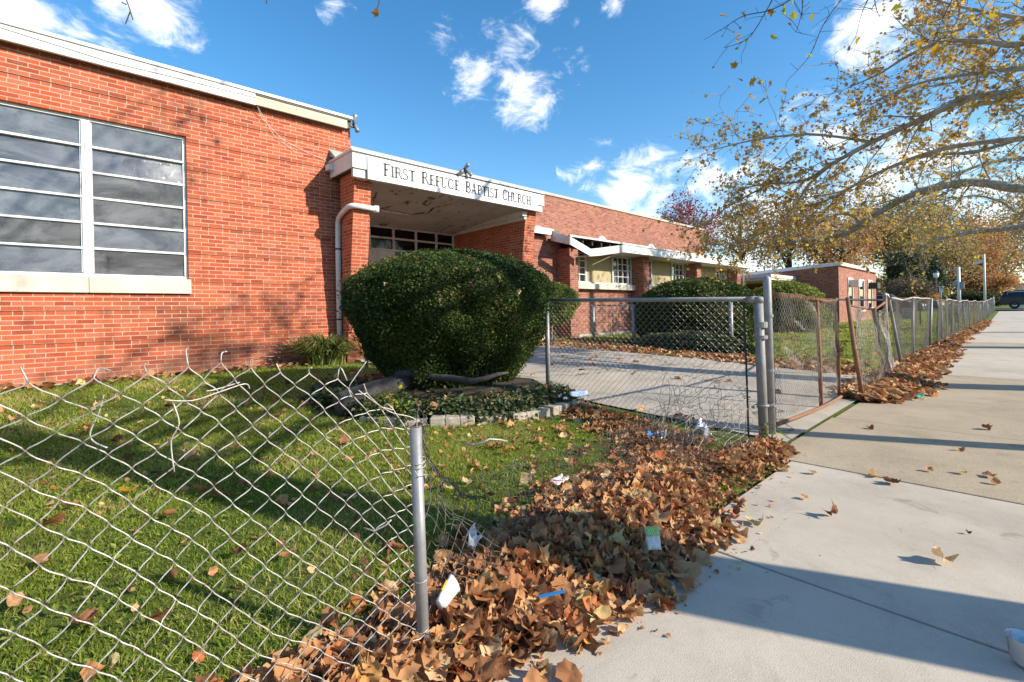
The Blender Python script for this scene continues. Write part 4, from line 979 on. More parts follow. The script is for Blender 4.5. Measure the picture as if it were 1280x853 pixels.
# ------------------------------------------------------------------ shrubs
def bush(name, label, cat, c, prof, mat, n, size, wob=.07, tmpl=(DT, DF), ell=(1, 1), core=True, seed=0, stem=True, depth=.16):
    """prof: (height, radius) pairs of the outline; sprigs fill the outer shell"""
    r = np.random.default_rng(500 + seed); T = thing(name, label, cat, c)
    ph = np.array([p[0] for p in prof]); pr = np.array([p[1] for p in prof])
    hh = r.uniform(ph[0], ph[-1], n * 4); rad = np.interp(hh, ph, pr)
    slope = np.gradient(np.interp(np.linspace(ph[0], ph[-1], 200), ph, pr), np.linspace(ph[0], ph[-1], 200))
    sl = np.interp(hh, np.linspace(ph[0], ph[-1], 200), slope)
    wgt = rad * np.sqrt(1 + np.minimum(sl ** 2, 30)); keep = r.random(n * 4) < wgt / wgt.max() ; hh = hh[keep][:n]; 
    n = len(hh); th = r.uniform(0, 2 * math.pi, n); rad = np.interp(hh, ph, pr)
    nz = smooth_noise(seed + 60, 10, wob); nz2 = smooth_noise(seed + 61, 12, wob * .9)
    bx, by = np.cos(th), np.sin(th)
    d = 1 + nz(bx * 2.2, by * 2.2, hh * 2.5) + .6 * nz2(bx * 6, by * 6, hh * 7)
    inn = np.abs(r.normal(0, depth, n)); inn = np.where(r.random(n) < .05, -r.random(n) ** 2 * .075, inn); gap = nz2(bx * 9 + 2, by * 9, hh * 11) > wob * 1.35; inn = np.where(gap, inn + .10, inn); rr = rad * d - inn * np.clip(rad, .2, 1); hz = hh - inn * .4 * (hh > ph.mean())
    pos = np.stack([c[0] + bx * rr * ell[0], c[1] + by * rr * ell[1], c[2] + hz + .05 * nz2(bx * 5, by * 5, 1)], -1)
    q = Acc(); R = rots(n, th + r.normal(0, .7, n), r.uniform(-1.3, 1.3, n), r.uniform(-1.5, 1.5, n))
    lum = .5 + .5 * np.clip(nz2(bx * 3, by * 3, hh * 4) / max(wob, .01), -1, 1) * .4 + r.normal(0, .22, n)
    scatter(tmpl[0], tmpl[1], pos, R, size * r.uniform(.6, 1.35, n), q, np.clip(lum, 0, 1))
    lum = np.where(smooth_noise(seed + 62, 9, 1.)(bx * 4, by * 4, hh * 5) > 1.25, np.clip(lum + .42, 0, 1), lum); q.r = {k_: [np.repeat(np.clip(lum, 0, 1), len(tmpl[1][0]))] for k_ in q.r} if len(q.r) == 1 else q.r
    q.build('foliage', mat, T, rnd=True)
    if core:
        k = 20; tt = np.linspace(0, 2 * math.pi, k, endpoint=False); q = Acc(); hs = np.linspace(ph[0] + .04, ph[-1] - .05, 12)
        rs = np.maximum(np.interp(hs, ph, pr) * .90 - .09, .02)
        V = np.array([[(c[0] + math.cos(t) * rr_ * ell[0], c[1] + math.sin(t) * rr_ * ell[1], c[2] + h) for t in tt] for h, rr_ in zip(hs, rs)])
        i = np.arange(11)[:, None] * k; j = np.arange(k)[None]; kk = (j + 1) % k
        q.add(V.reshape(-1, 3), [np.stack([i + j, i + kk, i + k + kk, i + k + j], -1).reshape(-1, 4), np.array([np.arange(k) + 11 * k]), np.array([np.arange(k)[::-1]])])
        q.build('dark_core', M['fir_core'], T, True)  # solid dark core, its colour standing in for shade inside the shrub
    if stem:
        q = Acc()
        for s in range(7):
            a = r.uniform(0, 6.28); R0 = pr[0] * .8
            q.tube([(c[0] + .1 * math.cos(a), c[1] + .1 * math.sin(a), c[2] - .1), (c[0] + R0 * .5 * math.cos(a), c[1] + R0 * .5 * math.sin(a), c[2] + ph[0] + .25)], [.03, .018], 6)
        q.build('stem', M['bark_dark'], T)
    return T
M['fir_core'] = paint('core_shade_colour', (.016, .022, .010), (.03, .026, .016), .95, 12.)  # near-black colour in place of the shaded depth behind the sprigs
zb = Z(3.9, 5.3) + .1
YEW = [(.0, .76), (.15, .88), (.45, 1.08), (.8, 1.24), (1.02, 1.33), (1.2, 1.35), (1.34, 1.27), (1.48, 1.08), (1.61, .80), (1.70, .48), (1.74, .2), (1.745, .0)]
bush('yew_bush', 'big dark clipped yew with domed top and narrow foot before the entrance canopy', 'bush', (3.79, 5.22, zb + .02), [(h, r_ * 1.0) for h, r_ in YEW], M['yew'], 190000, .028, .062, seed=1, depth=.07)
bush('yew_bush', 'wide dark clipped yew behind the far driveway fence', 'bush', (13.25, 6.35, Z(13, 6.3)), [(0, 1.35), (.4, 1.55), (.9, 1.66), (1.25, 1.6), (1.55, 1.3), (1.75, .9), (1.88, .4), (1.9, 0)], M['yew'], 52000, .060, .05, seed=2, ell=(1.08, 1), depth=.08)
bush('round_shrub', 'small light green rounded shrub against the wing between canopy and first pier', 'bush', (10.2, 9.2, Z(10, 9)), [(.55, .35), (.8, .65), (1.15, .82), (1.45, .75), (1.65, .5), (1.76, .2), (1.78, 0)], M['box'], 16000, .07, .08, seed=3, core=True)
bush('round_shrub', 'distant low green clipped shrub to the right of the wide yew', 'bush', (21.5, 6.6, Z(21, 6.6)), [(0, 1.2), (.7, 1.5), (1.4, 1.4), (1.8, .95), (2.05, .4), (2.1, 0)], M['box'], 14000, .11, .06, seed=4)
bush('ivy_mound', 'low dark ivy growth at the foot of the wide yew', 'ivy', (11.2, 5.6, Z(11.2, 5.6)), [(0, .95), (.2, .9), (.38, .6), (.5, .0)], M['ivy'], 9000, .07, .15, seed=5, ell=(.6, 1.7), stem=False, depth=.05)

# strap-leaved clump by the downpipe
T = thing('strap_leaf_plant', 'clump of yellow green strap leaves at the corner of the brick wall', 'plant', (3.66, 9.0, Z(3.66, 9)))
q = Acc(); r = np.random.default_rng(9)
for k in range(900):
    a = r.uniform(0, 6.28); L = r.uniform(.45, 1.0); rad = r.uniform(0, .24); b = np.array([3.66 + rad * math.cos(a) * 1.5, 9.0 + rad * math.sin(a) * .9, Z(3.66, 9)])
    a2 = a + r.normal(0, .5); t = np.linspace(0, 1, 6); o = L * (.22 * t + .75 * t ** 2) * r.uniform(.3, 1.15); h = L * (1.65 * t - 1.15 * t ** 2) * r.uniform(.6, 1.1)
    C = b + np.stack([o * math.cos(a2), o * math.sin(a2) * .8, h], -1); w = .014 * (1 - t ** 3) ; sd = np.array([-math.sin(a2), math.cos(a2), 0])
    V = np.concatenate([C - sd * w[:, None], C + sd * w[:, None]]); q.add(V, np.array([[i, i + 1, i + 7, i + 6] for i in range(5)]), r.random())
q.build('foliage', M['strap'], T, rnd=True)

# planter: stone kerb stones, ivy, log, litter
ZP = zb
stones = []
angs = np.array([R_(a) for a in (203, 217, 226, 241, 252, 268, 279, 290)])
for i, (a0, a1) in enumerate(zip(angs[:-1], angs[1:])):
    q = Acc(); n = 4; A = np.linspace(a0 + .012, a1 - .012, n); ro, ri = 1.86 + rng.normal(0, .02), 1.66; z0, z1 = Z(3.5, 3.7) - .12, Z(3.5, 3.7) + .085 + rng.normal(0, .02)
    for b0, b1 in zip(A[:-1], A[1:]):
        P = lambda r, t: (3.86 + r * math.cos(t), 5.28 + r * math.sin(t))
        c4 = [P(ro, b0), P(ro, b1), P(ri, b1), P(ri, b0)]
        q.hexa([(x, y, z0) for x, y in c4] + [(x, y, z1) for x, y in c4])
    o = q.build('kerb_stone', M['stone_rough'], None, bev=.012, origin=(3.86 + 1.75 * math.cos((a0 + a1) / 2), 5.28 + 1.75 * math.sin((a0 + a1) / 2), z0))
    tag(o, 'rough pale stone in the curved planter edge below the big yew', 'stone', 'stones edging the planter')
q = Acc(); th = np.linspace(0, 2 * math.pi, 40, endpoint=False)
V = [(3.86, 5.28, ZP + .08)] + [(3.86 + 1.1 * math.cos(t), 5.28 + 1.1 * math.sin(t), ZP + .06) for t in th] + [(3.86 + 1.68 * math.cos(t), 5.28 + 1.68 * math.sin(t), Z(3.86, 5.28 + 1.7 * math.sin(t)) + .07) for t in th]
# keep the bed off the driveway side
V = [(min(x, 4.50), y, z) for x, y, z in V]
q.add(V, [np.array([[0, 1 + i, 1 + (i + 1) % 40] for i in range(40)]), np.array([[1 + i, 41 + i, 41 + (i + 1) % 40, 1 + (i + 1) % 40] for i in range(40)])])
struct(q.build('planting_bed', M['soil'], smooth=True))
n = 15000; a = rng.uniform(R_(150), R_(300), n); rr = 1.74 - np.abs(rng.normal(0, .42, n)) + .17 * (rng.random(n) ** 2) * (np.sin(a * 9) > -.3)
pos = np.stack([3.86 + rr * np.cos(a), 5.28 + rr * np.sin(a), np.zeros(n)], -1); pos = pos[pos[:, 0] < 4.46]; n = len(pos)
pos[:, 2] = zg(pos[:, 0], pos[:, 1]) + .10 + np.abs(rng.normal(0, .045, n)) - .10 * np.clip(np.hypot(pos[:, 0] - 3.86, pos[:, 1] - 5.28) - 1.7, 0, .2) / .2
q = Acc(); scatter(DT, DF, pos, rots(n, None, rng.normal(0, .6, n), rng.normal(0, .6, n)), .05 * rng.uniform(.6, 1.3, n), q); o = q.build('ivy', M['ivy'], None, rnd=True)
tag(o, 'dark ground ivy spilling over the stone planter edge', 'ivy', kind='stuff')
T = thing('seedling_shrub', 'small lime green seedling shrub at the left end of the planter edge', 'plant', (2.42, 4.35, .14))
q = Acc(); n = 240; pos = np.array([2.42, 4.35, .27]) + rng.normal(0, 1, (n, 3)) * [.11, .10, .075]
scatter(LT, LF, pos, rots(n, None, rng.normal(0, .5, n), rng.normal(0, .5, n)), .036 * rng.uniform(.5, 1.3, n), q); q.build('foliage', M['lime'], T, rnd=True)
q = Acc()
for k in range(9): q.tube([(2.42, 4.35, .1), np.array([2.42, 4.35, .27]) + rng.normal(0, .07, 3)], .004, 4)
q.build('stem', M['bark_dark'], T)
# fallen log and branch
q = Acc(); L0, L1, L2 = at(428, 505, 5.0), at(472, 488, 5.3), at(523, 473, 5.7)
q.tube([L0 - [.05, 0, .0], L0, (L0 + L1) / 2, L1, L2, L2 + [.06, 0, 0]], [.11, .13, .13, .115, .10, .085], 14); o = q.build('log', M['bark_log'], None, True, origin=L1); tag(o, 'thick dark cut log lying left of the planter below the yew', 'log')
q = Acc(); P = [at(*p) for p in ((495, 469, 5.55), (520, 466, 5.5), (545, 472, 5.4), (565, 473, 5.3), (590, 477, 5.15), (605, 474, 5.1), (622, 468, 5.1), (636, 466, 5.15))]
q.tube(P, [.05, .047, .042, .04, .036, .03, .022, .010], 9); q.tube([P[4], P[4] + [.1, -.1, .03], P[4] + [.2, -.12, .06]], [.018, .012, .006], 6)
o = q.build('fallen_branch', M['bark_log'], None, True, origin=P[3]); tag(o, 'long grey fallen branch lying on the ivy under the yew', 'branch')

# ------------------------------------------------------------------ lawn
def in_view(p, mx=.25):
    r = p[:, 0] * RIGHT[0] + p[:, 1] * RIGHT[1]; f = p[:, 0] * FWD[0] + p[:, 1] * FWD[1]
    return (f > .3) & (r / np.maximum(f, .01) > -1.067 - mx) & (r / np.maximum(f, .01) < 1.067 + mx)
spine1 = np.array([[-.5, 1.42, .16], [.2, 1.50, .22], [1.0, 1.46, .31], [1.6, 1.52, .40], [2.3, 1.58, .46], [3.0, 1.72, .38], [3.7, 1.96, .42], [4.1, 2.8, .34], [4.2, 3.6, .32], [4.15, 4.2, .26]])
spine2 = np.array([[7.3, 1.45, .25], [8.1, 1.35, .50], [9.5, 1.40, .45], [11.0, 1.45, .42], [13, 1.45, .38], [16, 1.40, .38], [19, 1.48, .30], [24, 1.5, .28], [31, 1.5, .26], [46, 1.55, .25]])
def sp_dist(p, sp):
    best = np.full(len(p), 9.)
    for A, B in zip(sp[:-1], sp[1:]):
        d = B[:2] - A[:2]; t = np.clip(((p[:, :2] - A[:2]) @ d) / (d @ d), 0, 1)
        w = A[2] + (B[2] - A[2]) * t; q_ = np.hypot(*(p[:, :2] - A[:2] - t[:, None] * d).T) / w
        best = np.minimum(best, q_)
    return best
def grass_patch(acc, n, u0, u1, v0, v1, h, w, mask, seed):
    r = np.random.default_rng(seed)
    p = np.stack([r.uniform(u0, u1, n), r.uniform(v0, v1, n)], -1); p = p[mask(p) & in_view(p)]; th_ = smooth_noise(seed + 40, 12, 1.)(p[:, 0] * 2.4, p[:, 1] * 2.4, .3); p = p[r.random(len(p)) < np.clip(1. - .30 * (th_ > .5) - .35 * (th_ > 1.1), 0, 1)]; n = len(p)
    hh = h * r.uniform(.4, 1.3, n); pn = smooth_noise(seed + 5, 9, .5)(p[:, 0] * 1.6, p[:, 1] * 1.6, 0); hh = hh * (1 + .5 * pn); ww = w * r.uniform(.6, 1.3, n)
    a = r.uniform(0, 6.28, n); la = r.uniform(0, 6.28, n); ln = hh * r.uniform(.2, 1.5, n)
    b = np.stack([p[:, 0], p[:, 1], zg(p[:, 0], p[:, 1]) - .006], -1); s = np.stack([np.cos(a), np.sin(a), 0 * a], -1) * ww[:, None] / 2; l = np.stack([np.cos(la), np.sin(la), 0 * la], -1) * ln[:, None]; up = np.array([0, 0, 1.])
    V = np.stack([b - s, b + s, b + l * .35 + up * hh[:, None] * .6 + s * .8, b + l * .35 + up * hh[:, None] * .6 - s * .8, b + l + up * hh[:, None] * .92], 1)
    o = np.arange(n)[:, None] * 5; rnd = np.clip(.46 + .35 * pn + r.normal(0, .23, n), 0, 1)
    F4 = np.array([[0, 1, 2, 3]]) + o; F3 = np.array([[3, 2, 4]]) + o
    acc.P.setdefault(4, []).append(F4 + acc.n); acc.r.setdefault(4, []).append(rnd); acc.P.setdefault(3, []).append(F3 + acc.n); acc.r.setdefault(3, []).append(rnd)
    acc.V.append(V.reshape(-1, 3)); acc.n += n * 5
def lawn_mask(p):
    d = sp_dist(p, spine1); bed = np.hypot(p[:, 0] - 3.86, p[:, 1] - 5.28) > 1.85
    return ((d > .8) | ((d > .5) & (np.random.default_rng(3).random(len(p)) < .4))) & bed & (p[:, 1] > 1.33) & (p[:, 1] < 9.38) & ~((p[:, 0] > 4.42 - np.clip((p[:, 1] - 5.2) / 3.5, 0, 1) * .35))
q = Acc()
grass_patch(q, 230000, -3.2, 4.5, 1.35, 3.6, .034, .0050, lawn_mask, 70)
grass_patch(q, 140000, -4.5, 4.5, 3.6, 6.2, .038, .0075, lawn_mask, 71)
grass_patch(q, 55000, -6.5, 4.4, 6.2, 9.4, .044, .0105, lawn_mask, 72)
far_mask = lambda p: (p[:, 1] > 1.75) & (p[:, 1] < 10.2) & (p[:, 0] > 10.3) & ~((p[:, 0] > 33.2) & (p[:, 1] > 7.2))
grass_patch(q, 60000, 10.2, 22, 1.7, 10.2, .08, .018, far_mask, 73)
grass_patch(q, 50000, 22, 60, 1.7, 9.5, .09, .04, far_mask, 74)
grass_patch(q, 450, 2.8, 4.4, 1.27, 1.42, .028, .005, lambda p: np.ones(len(p), bool), 75)
o = q.build('grass', M['grass'], None, rnd=True); tag(o, 'short green lawn grass around the church', 'grass', kind='stuff')
# clover and broadleaf weeds in the lawn
n = 9000; p = np.stack([rng.uniform(-2.5, 4.4, n), rng.uniform(1.5, 6.5, n)], -1); wn_ = smooth_noise(88, 8, 1.)(p[:, 0] * 2.2, p[:, 1] * 2.2, 0)
p = p[lawn_mask(p) & (wn_ > .1) & in_view(p)]; n = len(p); pos = np.stack([p[:, 0], p[:, 1], zg(p[:, 0], p[:, 1]) + rng.uniform(.02, .055, n)], -1)
q = Acc(); scatter(DT, DF, pos, rots(n, None, rng.normal(0, .4, n), rng.normal(0, .4, n)), .028 * rng.uniform(.5, 1.4, n), q); o = q.build('clover', M['box'], None, rnd=True); tag(o, 'clover and small broad weeds spread through the front lawn', 'weeds', kind='stuff')

# ------------------------------------------------------------------ leaf drifts
def drift(acc, sp, n, size, thick, variants, jit=1.0):
    L = np.cumsum(np.concatenate([[0], np.hypot(*np.diff(sp[:, :2], axis=0).T)])); 
    s = rng.uniform(0, L[-1], n * 2); c = np.stack([np.interp(s, L, sp[:, i]) for i in range(3)], -1)
    i = np.clip(np.searchsorted(L, s) - 1, 0, len(sp) - 2); d = sp[i + 1, :2] - sp[i, :2]; d /= np.linalg.norm(d, axis=1)[:, None]
    o = np.clip(rng.normal(0, .48, len(s)), -1.35, 1.35); p = c[:, :2] + np.stack([-d[:, 1], d[:, 0]], -1) * (o * c[:, 2])[:, None]
    wk = c[:, 2] / sp[:, 2].max(); keep = rng.random(len(s)) < wk; p = p[keep][:n]; o = o[keep][:n]; n = len(p)
    dist = np.abs(o); h = np.clip(1 - dist ** 1.6, 0, 1)
    z = np.maximum(zg(p[:, 0], p[:, 1]), 0) + .012 + h * thick * rng.random(n) ** .7
    tilt = rng.normal(0, .42, n) * jit; roll = rng.normal(0, .42, n) * jit
    R = rots(n, None, tilt, roll); sc_ = size * rng.uniform(.55, 1.35, n); vi = rng.integers(0, len(variants), n)
    for k, (T, F) in enumerate(variants):
        mk = vi == k
        if mk.any(): scatter(T, F, np.stack([p[mk, 0], p[mk, 1], z[mk]], -1), R[mk], sc_[mk], acc)
    return p
q = Acc()
def mound(sp, thick, mesh=q):
    n = 60; t = np.linspace(0, 1, n); L = np.cumsum(np.concatenate([[0], np.hypot(*np.diff(sp[:, :2], axis=0).T)])); c = np.stack([np.interp(t * L[-1], L, sp[:, i]) for i in range(3)], -1)
    T = np.gradient(c[:, :2], axis=0); T /= np.linalg.norm(T, axis=1)[:, None]; N = np.stack([-T[:, 1], T[:, 0]], -1); os = np.linspace(-.8, .8, 9)
    P = c[:, None, :2] + N[:, None] * (os[None, :, None] * c[:, None, 2:3]); z = np.maximum(zg(P[..., 0], P[..., 1]), 0) + np.clip(1 - (np.abs(os) / .8) ** 2, 0, 1)[None] * thick - .004
    ii = np.arange(n * 9).reshape(n, 9); F = np.stack([ii[:-1, :-1], ii[1:, :-1], ii[1:, 1:], ii[:-1, 1:]], -1).reshape(-1, 4); mesh.add(np.concatenate([P, z[..., None]], -1).reshape(-1, 3), F, .05)
spine3 = np.array([[3.5, 1.55, .22], [4.1, 1.50, .20], [4.5, 1.46, .16]])
drift(q, spine3, 800, .06, .06, DRYV)
mound(spine1[:7] * [1, 1, .8], .03); mound(spine2, .05)
drift(q, spine1[:6], 5200, .066, .10, DRYV); drift(q, spine1[4:8], 2100, .052, .06, DRYV)
drift(q, spine1[5:], 1500, .052, .06, DRYV)
SMALL = [(LT * [1, 1, 2.2], LF), (DT * [1.6, 1.2, 2.5], DF)]
SIMPLE = [(np.concatenate([[[0, -.12, .05 * k]], np.stack([LO[:, 0], LO[:, 1], .35 * np.sin(LO[:, 0] * 3 + k) * np.abs(LO[:, 0]) + .2 * np.sin(LO[:, 1] * 4 + k)], -1)]), [np.array([[0, 1 + i, 1 + (i + 1) % NL] for i in range(NL)])]) for k in range(5)]
drift(q, spine2[:6], 5200, .075, .12, SIMPLE)
drift(q, spine2[5:], 2600, .12, .12, SMALL)
o = q.build('leaf_litter', M['dry'], None, True, rnd=True); tag(o, 'deep drift of dry brown fallen leaves along the fence line and sidewalk edge', 'leaf litter', kind='stuff')
# thin scatter of leaves on far lawn, driveway, bed
q = Acc(); n = 3000; p = np.stack([rng.uniform(2.2, 12, n), rng.uniform(2, 9.6, n)], -1); on_drive = (p[:, 0] > 4.7) & (p[:, 0] < 10)
bedd = np.hypot(p[:, 0] - 3.86, p[:, 1] - 5.28); keep = ((~on_drive) & (p[:, 0] > 10) | (bedd < 1.7) & (p[:, 0] < 4.5) | (on_drive & (rng.random(n) < .03)))
p = p[keep]; n2 = 1300; e = np.stack([rng.uniform(9.7, 10.7, n2), rng.uniform(2, 9.5, n2)], -1); p = np.concatenate([p, e]); n3_ = 700; e = np.stack([rng.uniform(11, 40, n3_), rng.uniform(1.8, 7, n3_)], -1); p = np.concatenate([p, e])
n4 = 300; e = np.stack([rng.uniform(-3, 3.9, n4), 9.42 - np.abs(rng.normal(0, .25, n4))], -1); p = np.concatenate([p, e]); n = len(p)
bits = np.stack([rng.uniform(-2.5, 4.3, 1100), rng.uniform(1.5, 8, 1100)], -1); b2 = np.stack([rng.uniform(1.0, 4.2, 900), rng.uniform(1.9, 4.2, 900)], -1); bits = np.concatenate([bits, b2[rng.random(900) < np.clip((b2[:, 0] - .6) / 3, .15, 1)]]); bits = bits[lawn_mask(bits)]; bvi = rng.integers(0, 5, len(bits)); bR = rots(len(bits), None, rng.normal(0, .5, len(bits)), rng.normal(0, .5, len(bits)))
for k in range(5): scatter(*SIMPLE[k], np.stack([bits[bvi == k, 0], bits[bvi == k, 1], zg(bits[bvi == k, 0], bits[bvi == k, 1]) + .022], -1), bR[bvi == k], .026 * rng.uniform(.5, 1.5, (bvi == k).sum()), q)
dz = np.where((p[:, 0] > 4.6) & (p[:, 0] < 10.1), .03, .05); dz = np.where(np.hypot(p[:, 0] - 3.86, p[:, 1] - 5.28) < 1.7, .16, dz)
vi = rng.integers(0, 5, n); R = rots(n, None, rng.normal(0, .4, n), rng.normal(0, .4, n))
for k in range(5): scatter(*SIMPLE[k], np.stack([p[vi == k, 0], p[vi == k, 1], zg(p[vi == k, 0], p[vi == k, 1]) + dz[vi == k]], -1), R[vi == k], .085 * rng.uniform(.6, 1.3, (vi == k).sum()), q)
cr = np.stack([rng.uniform(.3, 4.2, 700), rng.uniform(.9, 1.5, 700)], -1); crd = sp_dist(cr, spine1); cr = cr[(crd > .8) & (crd < 2.0) & (rng.random(700) < 1.5 - crd * .6)]
scatter(*SIMPLE[1], np.stack([cr[:, 0], cr[:, 1], np.full(len(cr), .008)], -1), rots(len(cr), None, rng.normal(0, .3, len(cr)), rng.normal(0, .3, len(cr))), rng.uniform(.006, .02, len(cr)), q)
o = q.build('scattered_leaf_litter', M['dry'], None, True, rnd=True); tag(o, 'small dry leaves strewn on the driveway, far lawn and planting bed', 'leaf litter', kind='stuff')

# individual leaves: ten leaf meshes, copied
LM = [mesh_np('fallen_leaf', T, F, M['dry_obj'], None, True) for T, F in DRYV]
LY = mesh_np('fallen_leaf', DRYV[2][0], DRYV[2][1], M['syc_bright'], np.full(len(DRYV[2][1][0]) + len(DRYV[2][1][1]), .4), True)
def leaf(p, yaw, pitch, roll, s, k, label, group=None, me=None):
    o = bpy.data.objects.new('fallen_leaf', me or LM[k]); COL.objects.link(o); o.location = p; o.rotation_euler = (roll, pitch, yaw); o.scale = (s, s, s)
    return tag(o, label, 'leaf', group)
SL = [(3.19, .753, .075, 'curled tan leaf standing on edge in the middle of the near pale slab'), (2.96, .265, .085, 'folded brown leaf with a long stalk nearest the right on the near slab'),
      (4.05, .60, .085, 'flat dark brown leaf on the far edge of the near pale slab'), (4.66, .168, .07, 'orange brown leaf furthest right on the tan paving'), (4.62, .30, .05, 'small round curled leaf left of the orange brown one on the tan paving'),
      (4.54, .459, .05, 'small dark crumpled leaf alone on the tan paving'), (6.43, .242, .075, 'pale buff leaf far up the tan paving at right'), (5.75, 1.02, .06, 'pale leaf beside the rusty gate foot'),
      (3.85, 1.204, .045, 'small leaf near the gate post end of the near slab'), (3.93, 1.04, .05, 'reddish small leaf near the slab corner by the gate post'), (3.38, .943, .045, 'small tan leaf near the left edge of the near slab'),
      (3.43, .20, .022, 'tiny yellow leaf scrap at the right of the near slab'), (4.5, .13, .05, 'small leaf just in front of the orange brown one'), (4.15, .72, .06, 'narrow brown leaf on the slab joint before the tan paving'),
      (2.79, 1.02, .085, 'dark red brown leaf at the edge of the drift on the near slab'), (2.62, 1.10, .07, 'orange leaf lying flat beside the drift edge'), (2.45, 1.08, .03, 'tiny green scrap of leaf beside the slab joint'),
      (5.35, .35, .05, 'pale flat leaf scrap on the tan paving behind the pole shadow'), (2.03, 1.04, .12, 'large flat tan leaf at the corner of the drift by the slab joint'), (1.75, 1.10, .10, 'curled brown leaf rolled out from the drift onto the slab')]
for i, (u, v, s, l) in enumerate(SL): leaf((u, v, .012 + s * (.25 if i in (0, 1) else .08)), rng.uniform(0, 6.3), rng.normal(0, .25) + (.5 if i in (0, 1) else 0), rng.normal(0, .25), s, int(rng.integers(1, 10)) if i != 18 else 0, l)
n = 0
while n < 95:
    u, v = rng.uniform(-1.6, 3.2), rng.uniform(1.6, 7.5); p = np.array([[u, v]])
    if not (lawn_mask(p)[0] and in_view(p, .05)[0]): continue
    if v > 4 and rng.random() < .35: continue
    leaf((u, v, Z(u, v) + .045), rng.uniform(0, 6.3), rng.normal(0, .3), rng.normal(0, .3), rng.uniform(.05, .095), int(rng.integers(0, 10)), 'dry tan leaf lying loose on the front lawn grass', 'loose leaves on the lawn'); n += 1
leaf((.30, 3.75, Z(.3, 3.75) + .06), 1., .1, .1, .085, 2, 'bright yellow leaf on the shaded lawn behind the wire mesh', None, LY)
n = 0
while n < 45:
    u, v = rng.uniform(1.2, 4.1), rng.uniform(1.9, 3.9); p = np.array([[u, v]])
    if not lawn_mask(p)[0]: continue
    leaf((u, v, Z(u, v) + .04), rng.uniform(0, 6.3), rng.normal(0, .3), rng.normal(0, .3), rng.uniform(.045, .08), int(rng.integers(0, 10)), 'dry tan leaf lying loose on the front lawn grass', 'loose leaves on the lawn'); n += 1
n = 0
while n < 170:
    s = rng.uniform(0.1, 3.2); c = np.array([np.interp(s, spine1[:, 0][:7], spine1[:, i][:7]) for i in range(3)]); o_ = np.clip(rng.normal(-.1, .5), -1.1, 1.0)
    u, v = s, c[1] + o_ * c[2]; h = max(0, 1 - abs(o_) ** 1.6)
    leaf((u, v, max(Z(u, v), 0) + .025 + .10 * h), rng.uniform(0, 6.3), rng.normal(0, .32), rng.normal(0, .32), rng.uniform(.05, .10), int(rng.integers(0, 10)), 'dry brown leaf on top of the drift beside the near sidewalk', 'leaves on top of the drift'); n += 1

# ------------------------------------------------------------------ sycamores beside the street
def twig_pts(start, d, L, n, droop, r, wob=.25):
    P = [np.array(start, float)]; d = np.array(d, float); d /= np.linalg.norm(d)
    for _ in range(n):
        d = d + r.normal(0, wob, 3) / math.sqrt(n) + np.array([0, 0, droop]) / n; d /= np.linalg.norm(d); P.append(P[-1] + d * L / n)
    return np.array(P)
def sycamore(name, label, base, r0, limbs, seed, leaf_size, sub_per_m, leaf_per_twig, twigL=.7, subL=1.3, mat='syc', trunk_top=4.2, start_t=.12, keep_leaf=None, group=None, subs=5):
    r = np.random.default_rng(seed); T = thing(name, label, 'tree', base, group); wood = Acc(); leaves = []
    bx, by, bz = base
    wood.tube([(bx, by, bz - .1), (bx, by, bz + .3), (bx + .03, by, bz + 2), (bx, by + .05, bz + trunk_top), (bx + .05, by, bz + trunk_top + 3), (bx, by, bz + trunk_top + 6)], [r0 * 1.25, r0 * 1.05, r0, r0 * .9, r0 * .55, r0 * .2], 14)
    for pts, ra, rb in limbs:
        P = smooth_path(pts, 5); n = len(P); R = np.linspace(ra, rb, n) * (1 + .08 * np.sin(np.arange(n) * 1.7)); wood.tube(P, R, 9)
        seg = np.linalg.norm(np.diff(P, axis=0), axis=1); L = seg.sum(); cs = np.concatenate([[0], np.cumsum(seg)]) / L
        m = max(3, int(L * sub_per_m))
        for t in list(r.uniform(start_t, 1, m)) + [.97, .99, 1.0]:
            i = min(int(np.searchsorted(cs, t)), n - 1); p = P[i]; tan = P[min(i + 1, n - 1)] - P[max(i - 1, 0)]; tan /= np.linalg.norm(tan)
            d = tan * r.uniform(.2, 1.0) + r.normal(0, .7, 3); d[2] += .12
            l = subL * r.uniform(.45, 1.2) * (1.1 - .45 * t); rs = min(R[i] * .45, .028) * r.uniform(.5, 1)
            Q = twig_pts(p, d, l, 6, -.05, r, .7); wood.tube(Q, np.linspace(rs, .005, 7), 5, cap=False)
            for k in range(subs):
                j = r.integers(1, 7); d2 = (Q[min(j + 1, 6)] - Q[j - 1]); d2 = d2 / np.linalg.norm(d2) + r.normal(0, .75, 3)
                q2 = twig_pts(Q[j], d2, twigL * r.uniform(.3, 1.1), 4, -.2, r, .6); wood.tube(q2, np.linspace(.006, .002, 5), 3, cap=False)
                nl = r.poisson(leaf_per_twig)
                if nl:
                    a = r.uniform(.25, 1.02, nl) * 4; b = np.clip(a.astype(int), 0, 3); leaves.append(q2[b] + (q2[b + 1] - q2[b]) * (a - b)[:, None] + r.normal(0, .03, (nl, 3)))
    wood.build('trunk', M['bark'], T, True)
    if leaves:
        pos = np.concatenate(leaves)
        if keep_leaf is not None: pos = pos[keep_leaf(pos)]
        n = len(pos); q = Acc(); pos[:, 2] -= leaf_size * .4
        scatter(LT * [1, 1, 1.6], LF, pos, rots(n, None, r.normal(0, .9, n) , r.normal(.3, .9, n)), leaf_size * r.uniform(.5, 1.25, n), q); q.build('crown', M[mat], T, rnd=True)
    return T

